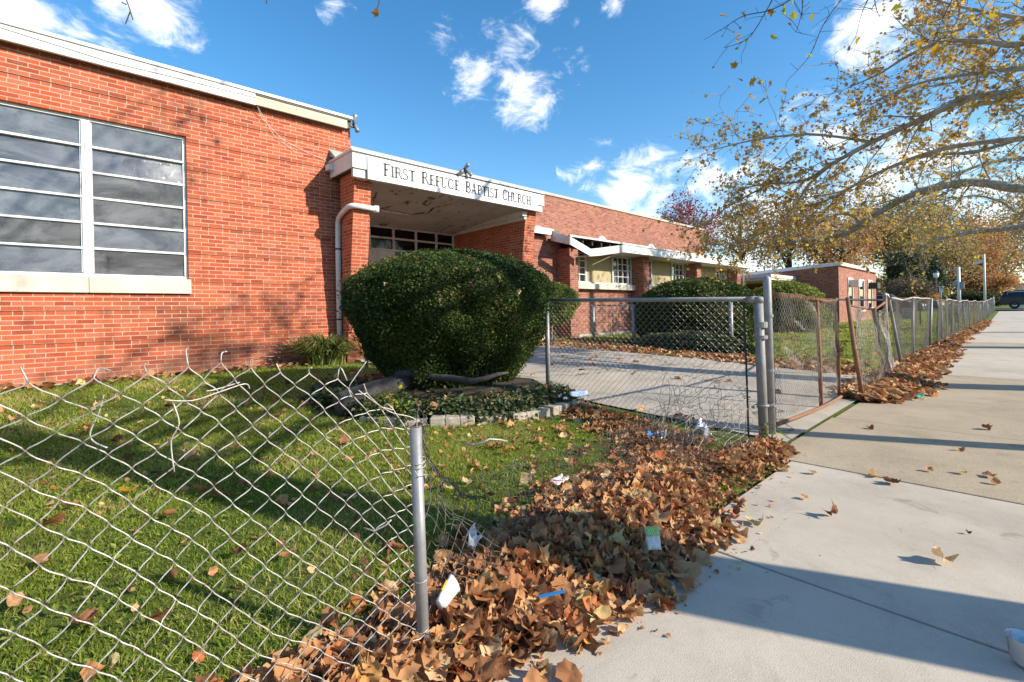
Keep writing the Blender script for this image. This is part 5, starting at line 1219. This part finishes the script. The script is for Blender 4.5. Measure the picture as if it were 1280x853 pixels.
# the tree just outside the picture whose bare limbs throw the shadows on lawn and wall
r_ = np.random.default_rng(77); la = []
for k in range(12):
    a = R_(35 + k * 24 * 1.0 + r_.normal(0, 8)); L = r_.uniform(3.2, 5.6); h0 = r_.uniform(4.2, 8.5); z1 = r_.uniform(1.5, 3.4)
    s = np.array([3.56, -2.3, h0]); d = np.array([math.cos(a), math.sin(a), 0])
    la.append(([s, s + d * L * .35 + [0, 0, z1 * .5], s + d * L * .7 + [0, 0, z1 * .85], s + d * L + [0, 0, z1 * .9]], .032, .008))
for k in range(9):  # unseen leafy limbs added to throw shade on the big yew
    e_ = np.array([r_.uniform(5.8, 9.0), r_.uniform(-3.4, -1.6), r_.uniform(4.4, 6.0)]); s_ = np.array([3.56, -2.3, r_.uniform(3.6, 5)])
    la.append(([s_, s_ * .6 + e_ * .4 + [0, 0, .35], s_ * .25 + e_ * .75 + [0, 0, .25], e_], .045, .012))
TA = sycamore('sycamore_tree', 'pale barked street sycamore standing beside the near sidewalk, its crown overhead', (3.56, -2.3, -.05), .27, la, 5, .085, 1.5, 1.5, group=None, subs=4,
    keep_leaf=lambda p: (p[:, 2] > 5.6) | ((p[:, 0] > 4.5) & (p[:, 1] < -1)))
# twigs of it that hang into the top of the picture
hw = Acc(); hl = []; hr = np.random.default_rng(6)
for px in ([(1105, -60, 4.9), (1060, -10, 4.8), (1030, 30, 4.75), (1012, 70, 4.7), (985, 100, 4.7)], [(1040, -60, 4.8), (1000, -10, 4.75), (965, 12, 4.7), (930, 20, 4.7), (905, 35, 4.7), (880, 50, 4.7)], [(1000, -40, 4.7), (1003, 10, 4.7), (995, 40, 4.7)],
           [(1090, -40, 4.7), (1094, 5, 4.7), (1100, 22, 4.7)], [(985, -40, 4.8), (960, 10, 4.8), (935, 48, 4.8), (905, 60, 4.8)], [(1130, -50, 4.8), (1085, 0, 4.8), (1070, 45, 4.8)], [(1210, -40, 5), (1180, 20, 5), (1165, 55, 5)]):
    P = smooth_path([at(*p) for p in px], 4); hw.tube(P, np.linspace(.007, .002, len(P)), 5, cap=False)
    for k in range(9):
        i = hr.integers(3, len(P)); q2 = twig_pts(P[i], hr.normal(0, 1, 3), hr.uniform(.08, .3), 3, -.2, hr); hw.tube(q2, [.003, .0025, .002, .0015], 3, cap=False)
        if hr.random() < .25: hl.append(q2[-1])
for px in ([(166, -30, 5.2), (158, 0, 5.2), (163, 14, 5.2), (157, 30, 5.2)], [(158, 6, 5.2), (152, 3, 5.2)], [(163, 15, 5.2), (166, 25, 5.2)], [(470, -30, 5.5), (474, 4, 5.5), (470, 14, 5.5)], [(335, -20, 5.5), (333, 5, 5.5)]):
    h2 = Acc(); h2.tube([at(*p) for p in px], .006, 5, cap=False); h2.build('hanging_twig', M['bark_dark'], TA, True)
hw.build('hanging_twigs', M['bark_dark'], TA, True)
big = [(905, 20), (963, 15), (918, 82), (967, 47), (992, 20), (1072, 52), (1170, 62), (1160, 40), (953, 127), (940, 102), (991, 5), (1015, 22), (1013, 70), (981, 14), (470, 16), (925, 100), (1240, 20), (1150, 55), (930, 20), (1120, 10)]
pos = np.concatenate([np.array([at(x, y, 4.7) for x, y in big]), np.array(hl).reshape(-1, 3)]); n = len(pos)
q = Acc(); scatter(LT, LF, pos, rots(n, None, hr.normal(0, 1.0, n), hr.normal(.6, .8, n)), np.where(np.arange(n) < len(big), .075, .03) * hr.uniform(.8, 1.25, n), q); q.build('hanging_foliage', M['syc_bright'], TA, rnd=True)

GTS = 'sycamores along the street'
LB = [([(11, -2.4, 4.1), (11, -1.2, 4.25)] + [tuple(at(*p)) for p in ((1280, 118, 7.5), (1215, 122, 7.9), (1150, 150, 8.4), (1090, 178, 8.9), (1040, 205, 9.3), (1005, 226, 9.7), (960, 230, 10.2), (925, 236, 10.6))], .082, .012),
      ([tuple(at(*p)) for p in ((1042, 204, 9.3), (1012, 230, 9.6), (985, 270, 9.9), (940, 298, 10.3), (905, 312, 10.8))], .032, .008),
      ([(11, -2.4, 5.2), (11.0, -1.4, 5.5)] + [tuple(at(*p)) for p in ((1290, 52, 7.6), (1230, 52, 8.0), (1180, 52, 8.3), (1135, 70, 8.7), (1100, 92, 9.0), (1060, 110, 9.4))], .065, .010),
      ([tuple(at(*p)) for p in ((1180, 50, 8.3), (1200, 20, 8.6), (1190, -20, 9)) ], .035, .02),
      ([(11, -2.4, 6.5), (10, 0, 7.5), (10.5, 2, 8.4), (11, 3.5, 8.8)], .10, .02), ([(11, -2.4, 5.5), (13, -1, 6.5), (14.5, .8, 7)], .1, .02), ([tuple(at(*p)) for p in ((1092, 178, 8.9), (1010, 168, 9.6), (940, 176, 10.2), (890, 188, 10.6))], .03, .008), ([tuple(at(*p)) for p in ((962, 230, 10.2), (905, 262, 10.9), (872, 292, 11.2))], .022, .007), ([tuple(at(*p)) for p in ((1290, 172, 7.6), (1180, 186, 8.4), (1100, 215, 9.2), (1030, 252, 9.8), (975, 264, 10.2))], .045, .008), ([tuple(at(*p)) for p in ((1290, 25, 7.8), (1215, 12, 8.3), (1150, -5, 8.8))], .04, .01), ([tuple(at(*p)) for p in ((1290, 85, 7.6), (1220, 92, 8.1), (1150, 104, 8.6), (1090, 130, 9.1))], .04, .01), ([(11, -2.4, 5.5), (12, -4.5, 7), (12.5, -6, 8)], .1, .02), ([(11, -2.4, 7), (9.5, -3.5, 8.5), (8.2, -4, 9)], .09, .02)]
vis = lambda p: np.ones(len(p), bool)
sycamore('sycamore_tree', 'nearest street sycamore with the high sloping pale limb across the blue sky at right', (11, -2.4, -.05), .30, LB, 15, .064, 6.5, 4.6, .6, 1.35, trunk_top=4.6, start_t=.22, subs=7)
LC = [([(20, -2.4, 4.2), (20, -1.2, 4.4)] + [tuple(at(*p)) for p in ((1280, 236, 13.7), (1215, 228, 14.4), (1150, 240, 15.3), (1100, 265, 16.0), (1062, 290, 16.6), (1030, 298, 17.2), (1000, 302, 17.6), (960, 306, 18.3), (925, 317, 18.9))], .165, .02),
      ([tuple(at(*p)) for p in ((1075, 278, 16.4), (1060, 268, 16.6), (1035, 272, 17), (1010, 290, 17.4), (985, 300, 17.8))], .055, .015),
      ([(20, -2.4, 5.2), (20, -1, 5.6)] + [tuple(at(*p)) for p in ((1290, 170, 14), (1220, 190, 14.6), (1160, 195, 15.4), (1100, 215, 16), (1050, 240, 16.6), (990, 250, 17.4), (940, 268, 18.2))], .075, .015),
      ([(20, -2.4, 6.2), (20, -1, 7)] + [tuple(at(*p)) for p in ((1290, 80, 14.5), (1210, 100, 15), (1150, 110, 15.6))], .06, .02), ([(20, -2.4, 6), (22, -1, 7.5), (23, 1, 8)], .1, .03), ([(20, -2.4, 6), (19, -4, 8)], .1, .03)]
sycamore('sycamore_tree', 'second street sycamore with the thick brown limb forking low over the annex roof', (20, -2.4, -.05), .40, LC, 16, .085, 6.0, 3.6, .8, 2.0, trunk_top=5, start_t=.2, subs=7)
LD = [([(30, -2.4, 4.2), (30, -1.2, 4.4)] + [tuple(at(*p)) for p in ((1280, 284, 20.4), (1240, 288, 21), (1195, 294, 22), (1160, 305, 22.7), (1135, 322, 23.2))], .15, .025),
      ([(30, -2.4, 5.2)] + [tuple(at(*p)) for p in ((1290, 270, 20.5), (1250, 252, 21.5), (1215, 245, 22.3), (1170, 255, 23))], .09, .02),
      ([(30, -2.4, 6.2)] + [tuple(at(*p)) for p in ((1290, 200, 21), (1230, 205, 22), (1160, 235, 23), (1100, 255, 24), (1050, 268, 25))], .09, .02)]
sycamore('sycamore_tree', 'third street sycamore with the lowest pale limb pointing at the lamp post', (30, -2.4, -.05), .36, LD, 17, .10, 6.0, 3.6, 1.0, 2.4, trunk_top=5, start_t=.15)

for k in range(16):
    a, hh = rng.uniform(R_(170), R_(330)), rng.uniform(.7, 1.7); rr = np.interp(hh, [p[0] for p in YEW], [p[1] for p in YEW]) + .02
    leaf((3.78 + rr * math.cos(a), 5.22 + rr * math.sin(a), zb + .03 + hh), rng.uniform(0, 6.3), rng.normal(0, .5), rng.normal(0, .5), rng.uniform(.03, .05), int(rng.integers(0, 10)), 'small dry leaf caught on the big clipped yew', 'leaves caught on the yew')
# ------------------------------------------------------------------ trees in the distance
def far_tree(name, label, px, ytop, ybot, hw, Zd, mat, n0, size0, seed, dens=1., trunk=True, group=None, flat=.85, blobs=26, spot=None):
    r = np.random.default_rng(900 + seed); n = int(n0 * 1.9); size = size0 * .5; top = at(px, ytop, Zd) if spot is None else np.array([spot[0], spot[1], spot[2]]); bot = at(px, ybot, Zd) if spot is None else np.array([spot[0], spot[1], spot[3]]); bx, by = top[0], top[1]; gz = Z(bx, by); R = hw / FPX * Zd if spot is None else spot[4]
    T = thing(name, label, 'tree' if trunk else 'bush', (bx, by, gz), group); H = top[2]; hb = max(bot[2], gz + .1); zc = (H + hb) / 2; hz = (H - hb) / 2
    cen = []; 
    while len(cen) < blobs:
        p = r.uniform(-1, 1, 3)
        if np.linalg.norm(p) < 1: cen.append(p)
    cen = np.array(cen); br = r.uniform(.22, .55, blobs)
    k = r.integers(0, blobs, n); d = r.normal(0, 1, (n, 3)); d /= np.linalg.norm(d, axis=1)[:, None]; rad = br[k] * r.random(n) ** .33
    P = cen[k] * .78 + d * rad[:, None]; pos = np.stack([bx + P[:, 0] * R, by + P[:, 1] * R, zc + P[:, 2] * hz], -1)
    q = Acc(); lum = np.clip(.5 + .30 * (r.random(blobs)[k] - .5) * 2 + r.normal(0, .18, n), 0, 1)
    scatter(DT * [1.6, 1, 1], DF, pos, rots(n, None, r.normal(0, .9, n), r.normal(0, .9, n)), size * r.uniform(.5, 1.4, n), q, lum)
    q.build('crown', M[mat], T, rnd=True)
    q = Acc(); th = min(.35, R * .07) if trunk else .05
    q.tube([(bx, by, gz - .2), (bx, by, gz + (zc - gz) * .6), (bx, by, zc + hz * .5)], [th * 1.2, th, th * .3], 8)
    for j in range(min(18, blobs)):
        c = np.array([bx + cen[j, 0] * R * .75, by + cen[j, 1] * R * .75, zc + cen[j, 2] * hz * .75]); s = np.array([bx, by, gz + (zc - gz) * r.uniform(.4, .95)])
        if c[2] > s[2] - .5 * hz: q.tube([s, (s + c) / 2 + [0, 0, -.1 * hz * .2], c], [th * .45, th * .25, th * .08], 5, cap=False)
    q.build('trunk', M['bark_dark'], T, True)
    return T
FT = far_tree
FT('maple_tree', 'crimson leaved tree rising behind the church hall parapet', 851, 243, 330, 50, 58, 'redleaf', 3000, .45, 1, blobs=34)
FT('autumn_tree', 'salmon orange tree above the annex roof at its left', 985, 245, 345, 52, 66, 'orange', 2600, .5, 2, blobs=36)
FT('autumn_tree', 'rust orange tree right behind the annex roof', 1052, 262, 352, 55, 60, 'orange', 4200, .5, 3, blobs=34)
FT('autumn_tree', 'olive brown broad tree over the right end of the annex', 1110, 235, 350, 70, 74, 'olive', 7000, .6, 4, blobs=40)
FT('autumn_tree', 'brown tree behind the lamp post', 1165, 245, 360, 58, 82, 'brown', 7000, .6, 5, blobs=40)
FT('autumn_tree', 'orange tree behind the white utility pole', 1205, 262, 385, 45, 88, 'orange', 7000, .6, 6, blobs=40)
FT('autumn_tree', 'golden brown tree above the dark parked car', 1243, 268, 372, 42, 92, 'brown', 6500, .6, 7, blobs=38)
FT('autumn_tree', 'low bright orange tree just left of the pale far building', 1240, 335, 385, 26, 86, 'orange', 3500, .45, 8, blobs=24)
FT('autumn_tree', 'tallest brown tree filling the right edge behind the limbs', 1300, 215, 350, 62, 96, 'brown', 6000, .7, 9, blobs=38)
FT('evergreen_tree', 'dark evergreen between annex and lamp post', 1128, 306, 392, 24, 62, 'fir', 6500, .4, 10, blobs=34)
FT('evergreen_tree', 'dark green evergreen standing just behind the lamp post', 1165, 318, 392, 16, 66, 'fir', 4200, .4, 11, blobs=30)
FT('shrub', 'greyish brown leafless looking shrub beyond the lawn by the annex', 1133, 342, 392, 30, 50, 'greybrush', 5200, .25, 12, trunk=False, blobs=30)
FT('shrub', 'small orange shrub to the right of the greyish one', 1158, 362, 390, 13, 52, 'orange', 1800, .22, 13, trunk=False, blobs=16)
FT('shrub', 'dark hedge like shrub behind the utility poles', 1212, 362, 392, 30, 84, 'fir', 4200, .4, 14, trunk=False, blobs=26)
FT('shrub', 'low dark shrub left of the dark parked car', 1243, 368, 390, 14, 84, 'fir', 1500, .35, 15, trunk=False, blobs=16)
FT('shrub', 'yellow green weedy shrub growing through the far street fence', 1192, 380, 420, 8, 21, 'lime', 900, .09, 16, trunk=False, blobs=16)
FT('shrub', 'rusty low shrub just past the far corner of the annex', 1101, 340, 392, 16, 72, 'brown', 1800, .35, 18, trunk=False, blobs=22)
FT('autumn_tree', 'thin pale brown tree showing between the hall and the annex', 925, 255, 335, 42, 70, 'brown', 1500, .45, 17, blobs=34)

for i, (x, y, h, R, m_, l) in enumerate(((-14, -24, 8.5, 3.6, 'olive', 'unseen olive street tree across the road, leftmost of its row'), (-5, -26, 7.5, 3.0, 'brown', 'unseen brown street tree across the road beside the row houses'), (6, -25, 9, 3.8, 'olive', 'unseen broad olive tree across the road facing the church'), (17, -26, 8, 3.4, 'orange', 'unseen orange tree across the road facing the gates'), (29, -25, 9, 3.6, 'brown', 'unseen brown tree across the road furthest along the row'))):  # unseen trees added to darken and vary the window reflections
    FT('autumn_tree', l, 0, 0, 0, 0, 0, m_, 1300, .8, 40 + i, spot=(x, y, h, 2.6, R))
RH_ = thing('row_house', 'unseen long brick row of houses across the road', 'building', (2, -34, 0))  # out of view, added with the trees for the window reflections
q = Acc(); q.box(-30, 36, -42, -32, -.2, 6.6); q.build('wall', M['brick3'], RH_)
q = Acc(); q.box(-30.3, 36.3, -42.3, -31.7, 6.603, 7.0); q.build('roof', M['roof'], RH_)
for k in range(16):
    for z in (.9, 4.0):
        q = Acc(); q.box(-28.5 + 4 * k, -27.2 + 4 * k, -31.99, -31.93, z, z + 1.6); q.build('window', M['white'], RH_)

# ------------------------------------------------------------------ street things in the distance
def pole(name, label, cat, px, ytop, Zd, r, mat, extra=None):
    top = at(px, ytop, Zd); b = (top[0], top[1], Z(top[0], top[1])); T = thing(name, label, cat, b); q = Acc(); q.tube([b, top], [r * 1.15, r], 10); q.build('pole', M[mat], T, True)
    return T, top
T, p = pole('utility_pole', 'white painted utility pole with small meter boxes beyond the fence', 'pole', 1198, 334, 55, .15, 'white'); q = Acc(); q.box(p[0] - .2, p[0] + .2, p[1] - .45, p[1] - .16, p[2] - 2.5, p[2] - 1.7); q.box(p[0] - .2, p[0] + .2, p[1] + .16, p[1] + .5, p[2] - 2.2, p[2] - 1.6); q.build('meter_box', M['greymetal'], T)
q = Acc(); q.tube([p - [0, 0, .6], p + [0, .9, -.2]], .05, 6); q.build('bracket', M['greymetal'], T)
T, p = pole('utility_pole', 'thin pale utility pole with a bracket at its top', 'pole', 1230, 318, 60, .11, 'white'); q = Acc(); q.slab(p - [0, .05, .8], p + [0, .9, -1.1], .12, .3); q.build('bracket', M['white'], T)
T, p = pole('street_lamp', 'black street lamp with a white globe head', 'lamp', 1170, 348, 55, .07, 'black'); q = Acc(); q.lathe(p, [(.07, 0), (.22, .12), (.28, .45), (.25, .62)], 14); q.build('globe', M['lampglass'], T, True); q = Acc(); q.lathe(p, [(.30, .63), (.2, .8), (.05, .95)], 14); q.build('cap', M['black'], T, True)
q = Acc(); pb = at(1170, 372, 55); q.lathe((pb[0], pb[1], Z(pb[0], pb[1])), [(.2, 0), (.2, .3), (.12, .8), (.09, 1.2)], 12); q.build('base', M['black'], T, True)
T, p = pole('street_sign', 'small white street sign on a grey post between lamp and crossing signal', 'sign', 1176.5, 358, 54, .04, 'galv'); q = Acc(); q.box(p[0] - .05, p[0] - .02, p[1] - .17, p[1] + .17, p[2] - .72, p[2]); q.build('sign_plate', M['white_clean'], T)
T, p = pole('crossing_signal', 'yellow pedestrian crossing signal with a red lamp', 'signal', 1183, 366, 54, .05, 'galv')
q = Acc(); q.box(p[0] - .12, p[0] + .12, p[1] - .22, p[1] + .24, p[2] - .35, p[2] + .42); H_ = q.build('housing', M['signal'], T, bev=.03); q = Acc(); q.lathe((0, 0, 0), [(.14, 0), (.15, .04), (.12, .06)], 12); o = q.build('lamp', M['red'], H_); o.matrix_local = Matrix.Translation((p[0] - .12 - T.location.x, p[1] - T.location.y, p[2] - .02 - T.location.z)) @ Matrix.Rotation(-math.pi / 2, 4, 'Y')
q = Acc(); q.box(p[0] - .34, p[0] - .12, p[1] - .24, p[1] + .26, p[2] + .38, p[2] + .42); q.build('visor', M['signal'], H_)

def make_car(label, p, suv=True):
    T = thing('parked_car', label, 'car', p); x, y, z = p      # length along y, nose towards -y
    prof = [(2.55, .45), (2.62, .75), (2.58, 1.05), (2.50, 1.18), (2.30, 1.74), (2.0, 1.86), (-.2, 1.88), (-.55, 1.80), (-1.25, 1.18), (-2.35, 1.06), (-2.58, .9), (-2.62, .5), (-2.5, .38), (2.4, .38)]
    n = len(prof); W = .98; q = Acc(); V = []
    for sx, ins in ((-1, .0), (1, .0)):
        for a, h in prof: V.append((x + sx * (W - (.16 if h > 1.3 else 0.0)), y + a, z + h))
    q.add(V, [np.array([np.arange(n)[::-1]]), np.array([np.arange(n) + n])]); q.add(V, np.array([[i, (i + 1) % n, n + (i + 1) % n, n + i] for i in range(n)]))
    B = q.build('body', M['navy'], T, bev=.05)
    for sx in (-1, 1):
        for a0, a1, b0, b1 in ((1.35, 2.15, 1.35, 2.02), (.30, 1.25, .30, 1.25), (-1.0, .2, -.42, .2)):
            xs = x + sx * (W - .10); xt = x + sx * (W - .155)
            q = Acc(); q.quad((xs + sx * .012, y + a0, z + 1.24), (xs + sx * .012, y + a1, z + 1.24), (xt + sx * .012, y + b1, z + 1.70), (xt + sx * .012, y + b0, z + 1.70)); q.build('window', M['pane'], T)
        q = Acc(); xs = x + sx * (W - .07); q.tube([(xs, y + 2.15, z + 1.22), (xs, y - 1.0, z + 1.22), (xs - sx * .07, y - .40, z + 1.73), (xs - sx * .07, y + 2.0, z + 1.73), (xs, y + 2.15, z + 1.22)], .03, 5); q.build('window_trim', M['chrome'], T)
        for a in (1.55, -1.6):
            q = Acc(); th = np.linspace(0, 2 * math.pi, 25); c = np.stack([0 * th + x + sx * .90, y + a + .30 * np.cos(th), z + .40 + .30 * np.sin(th)], -1); q.tube(c, .105, 8); w = q.build('wheel', M['tyre'], T, True)
            q = Acc(); c = np.array([x + sx * .93, y + a, z + .40])
            for k in range(6): q.tube([c, c + [0, .24 * math.cos(k * 1.047), .24 * math.sin(k * 1.047)]], .035, 5)
            q.tube(np.stack([0 * th + c[0], c[1] + .23 * np.cos(th), c[2] + .23 * np.sin(th)], -1), .03, 6); q.build('rim', M['chrome'], w, True)
        q = Acc(); q.box(x + sx * .62, x + sx * .9, y + 2.58, y + 2.64, z + .85, z + 1.1); q.build('tail_light', M['red'], T, bev=.02)
        q = Acc(); q.box(x + sx * .55, x + sx * .9, y - 2.63, y - 2.5, z + .78, z + .95); q.build('headlight', M['lampglass'], T, bev=.02)
    return T
pr_ = at(1250, 385, 50)
make_car('dark navy car parked across the far end of the sidewalk', (float(pr_[0]) + .9, float(pr_[1]) - 2.6, float(at(1262, 386, 50)[2])))
pc = at(1104, 390, 40); make_car('dark car half hidden by fences beside the brick annex', (float(pc[0]), float(pc[1]), Z(pc[0], pc[1])))
q = Acc(); a = at(1136, 392, 34); q.box(a[0] - .3, a[0] + .3, a[1] - .35, a[1] + .35, Z(a[0], a[1]), Z(a[0], a[1]) + .8); q.box(a[0] - .33, a[0] + .33, a[1] - .38, a[1] + .38, Z(a[0], a[1]) + .803, Z(a[0], a[1]) + .86)
o = q.build('utility_box', M['greymetal'], None, bev=.02, origin=a); tag(o, 'small grey utility box on the lawn behind the street fence', 'box')
a = at(1285, 372, 115); T = thing('pale_building', 'pale blue white building far off at the right edge', 'building', (a[0], a[1], Z(a[0], a[1])))
q = Acc(); q.box(a[0] - 4, a[0] + 8, a[1] - 9, a[1] + 2.2, 0, 5.6); q.build('wall', M['pale_wall'], T); q = Acc(); q.box(a[0] - 4.2, a[0] + 8.2, a[1] - 9.2, a[1] + 2.4, 5.603, 5.9); q.build('roof', M['roof'], T)
for k in range(3):
    q = Acc(); q.box(a[0] - 4.03, a[0] - 4.004, a[1] - 7 + k * 3, a[1] - 5.6 + k * 3, 1.6, 3.2); q.build('window', M['pane'], T)
# the pole whose shadow crosses the apron
T = thing('utility_pole', 'utility pole at the kerb whose shadow crosses the tan paving', 'pole', (7.0, -2.55, -.05)); q = Acc(); q.tube([(7.0, -2.55, -.2), (7.0, -2.55, 7.2)], [.12, .10], 12); q.build('pole', M['wood_dark'], T, True); q = Acc(); q.lathe((7.0, -2.55, 7.2), [(.11, 0), (.09, .05), (.0, .08)], 12); q.build('cap', M['greymetal'], T)

# ------------------------------------------------------------------ litter
def crumple(name, label, cat, p, sx, sy, mat, seed, amp=.35, n=7, yaw=0, tilt=.3, thick=True):
    r = np.random.default_rng(seed); a = np.linspace(-.5, .5, n); A, B = np.meshgrid(a, a, indexing='ij'); nz = smooth_noise(seed, 6, amp)
    V = np.stack([A * sx, B * sy, min(sx, sy) * (nz(A * 4, B * 4, 0) + r.normal(0, amp * .2, A.shape))], -1).reshape(-1, 3)
    Rm = np.array(Matrix.Rotation(yaw, 3, 'Z') @ Matrix.Rotation(tilt, 3, 'X')); V = V @ Rm.T + p
    ii = np.arange(n * n).reshape(n, n); q = Acc(); q.add(V, np.stack([ii[:-1, :-1], ii[1:, :-1], ii[1:, 1:], ii[:-1, 1:]], -1).reshape(-1, 4))
    o = q.build(name, M[mat], None, True, origin=p); s = o.modifiers.new('thickness', 'SOLIDIFY'); s.thickness = .0015
    return tag(o, label, cat)
def P3(u, v, dz): return np.array([u, v, max(Z(u, v), 0) + dz])
# crushed paper cup
q = Acc(); c = P3(.985, 1.45, .15)
th = np.linspace(0, 2 * math.pi, 22, endpoint=False); Vv = []
ax = np.array([.75, .25, .35]); ax /= np.linalg.norm(ax); e1 = np.cross(ax, [0, 0, 1.]); e1 /= np.linalg.norm(e1); e2 = np.cross(e1, ax)
for t, r0_ in ((0, .028), (.03, .031), (.06, .034), (.09, .038), (.095, .042)):
    for k, a in enumerate(th): Vv.append(c + ax * t + r0_ * (e1 * math.cos(a) * .55 + e2 * math.sin(a) * (1.1 + .12 * math.sin(3 * a + t * 40))))
q.add(Vv, [np.array([[i * 22 + j, i * 22 + (j + 1) % 22, (i + 1) * 22 + (j + 1) % 22, (i + 1) * 22 + j] for i in range(4) for j in range(22)]), np.array([np.arange(22)[::-1]])])
o = q.build('paper_cup', M['paper'], None, True, origin=c); tag(o, 'crushed white paper cup in the leaves beside the short post', 'cup')
q = Acc(); 
for k in (4, 5, 6): 
    a = th[k]; 
Vp = []; 
for t, r0_ in ((.035, .033), (.07, .037)):
    for a in th[5:10]: Vp.append(c + ax * t + (r0_ + .002) * (e1 * math.cos(a) * .57 + e2 * math.sin(a) * (1.12 + .12 * math.sin(3 * a + t * 40))))
q.add(Vp, np.array([[j, j + 1, j + 6, j + 5] for j in range(4)])); qo = q.build('print_patch', M['yellow'], o)
q = Acc(); q.slab(P3(1.36, 1.25, .11) - RIGHT * .05, P3(1.36, 1.25, .13) + RIGHT * .05, .018, .004); o = q.build('plastic_strip', M['blue'], None, bev=.001, origin=P3(1.38, 1.25, .12)); tag(o, 'bright blue plastic strip in the leaves at the drift edge', 'strip')
crumple('wrapper', 'green and white wrapper standing in the leaves by the slab joint', 'wrapper', P3(2.02, 1.20, .13), .065, .10, 'paper', 3, .12, yaw=-.75, tilt=1.0)
crumple('wrapper_scrap', 'small bright green scrap of wrapper in the leaves by the slab joint', 'wrapper', P3(2.022, 1.206, .162) - FWD * .006, .06, .04, 'green', 4, .06, yaw=-.75, tilt=1.0)
crumple('tissue', 'crumpled white tissue in the leaves right of the short post', 'tissue', P3(1.42, 1.80, .13), .085, .07, 'paper', 5, .5, yaw=.3, tilt=.5)
crumple('packet', 'pale blue printed packet lying on the leaves at the driveway edge', 'packet', P3(4.36, 3.52, .16), .22, .11, 'lightblue', 6, .06, yaw=-.75, tilt=.35)
crumple('wrapper', 'red wrapper in the leaves at the end of the stone edging', 'wrapper', P3(4.02, 3.68, .14), .13, .08, 'red', 7, .3, yaw=-.7)
crumple('tissue', 'white paper scrap beside the red wrapper', 'tissue', P3(4.10, 3.62, .15), .12, .08, 'paper', 8, .45, yaw=.2)
crumple('tissue', 'second small white paper scrap below the red wrapper', 'tissue', P3(4.08, 3.48, .15), .06, .05, 'paper', 18, .45, yaw=.2)
crumple('bottle_label', 'blue plastic scrap on the leaves in front of the torn mesh', 'scrap', P3(3.55, 2.12, .15), .07, .06, 'blue', 9, .3)
crumple('plastic_wrap', 'crumpled clear plastic by the torn mesh foot', 'plastic', P3(3.9, 1.83, .16), .16, .12, 'clear_plastic', 10, .5, n=10)
crumple('plastic_wrap', 'clear plastic scrap beside the blue scrap', 'plastic', P3(3.60, 2.05, .15), .08, .06, 'clear_plastic', 20, .5, n=8)
crumple('glove', 'teal rubber glove flat on the tan paving by the collapsed gate', 'glove', np.array([8.1, .93, .02]), .30, .13, 'teal', 11, .12, yaw=.1, tilt=0)
crumple('paper_scrap', 'pinkish paper scrap at the lawn side of the drift', 'paper', P3(2.25, 1.98, .14), .15, .06, 'pinkpaper', 12, .15, yaw=.2)
q = Acc(); q.lathe((1.203, .965, 0), [(.0, .0), (.016, .001), (.020, .006), (.016, .010), (.0, .012)], 14); o = q.build('pebble', M['stonegum'], None, True, origin=(1.203, .965, 0)); tag(o, 'small black round pebble on the near slab', 'pebble')
q = Acc(); c = np.array([2.31, .0, .0]); prof = [(.03, .002), (.042, .02), (.05, .09), (.053, .095), (.049, .09), (.040, .02), (.0, .012)]
q.lathe(c, prof, 20); o = q.build('plastic_cup', M['clear_plastic'], None, True, origin=c); tag(o, 'clear plastic cup on the sidewalk at the lower right corner', 'cup')
# weed at the gate post
T = thing('weed', 'small lime green weed at the foot of the rusty gate post', 'plant', (4.50, 1.52, 0)); n = 16; pos = np.array([4.48, 1.50, .11]) + rng.normal(0, 1, (n, 3)) * [.05, .05, .035]
q = Acc(); scatter(LT, LF, pos, rots(n, None, rng.normal(0, .5, n), rng.normal(0, .5, n)), .04 * rng.uniform(.6, 1.2, n), q); q.build('foliage', M['lime'], T, rnd=True)
q = Acc()
for k in range(6): q.tube([(4.50, 1.52, -.02), pos[k]], .003, 4)
q.build('stem', M['lime'], T)

for o in list(bpy.data.objects):
    if '_w' in o: del o['_w']
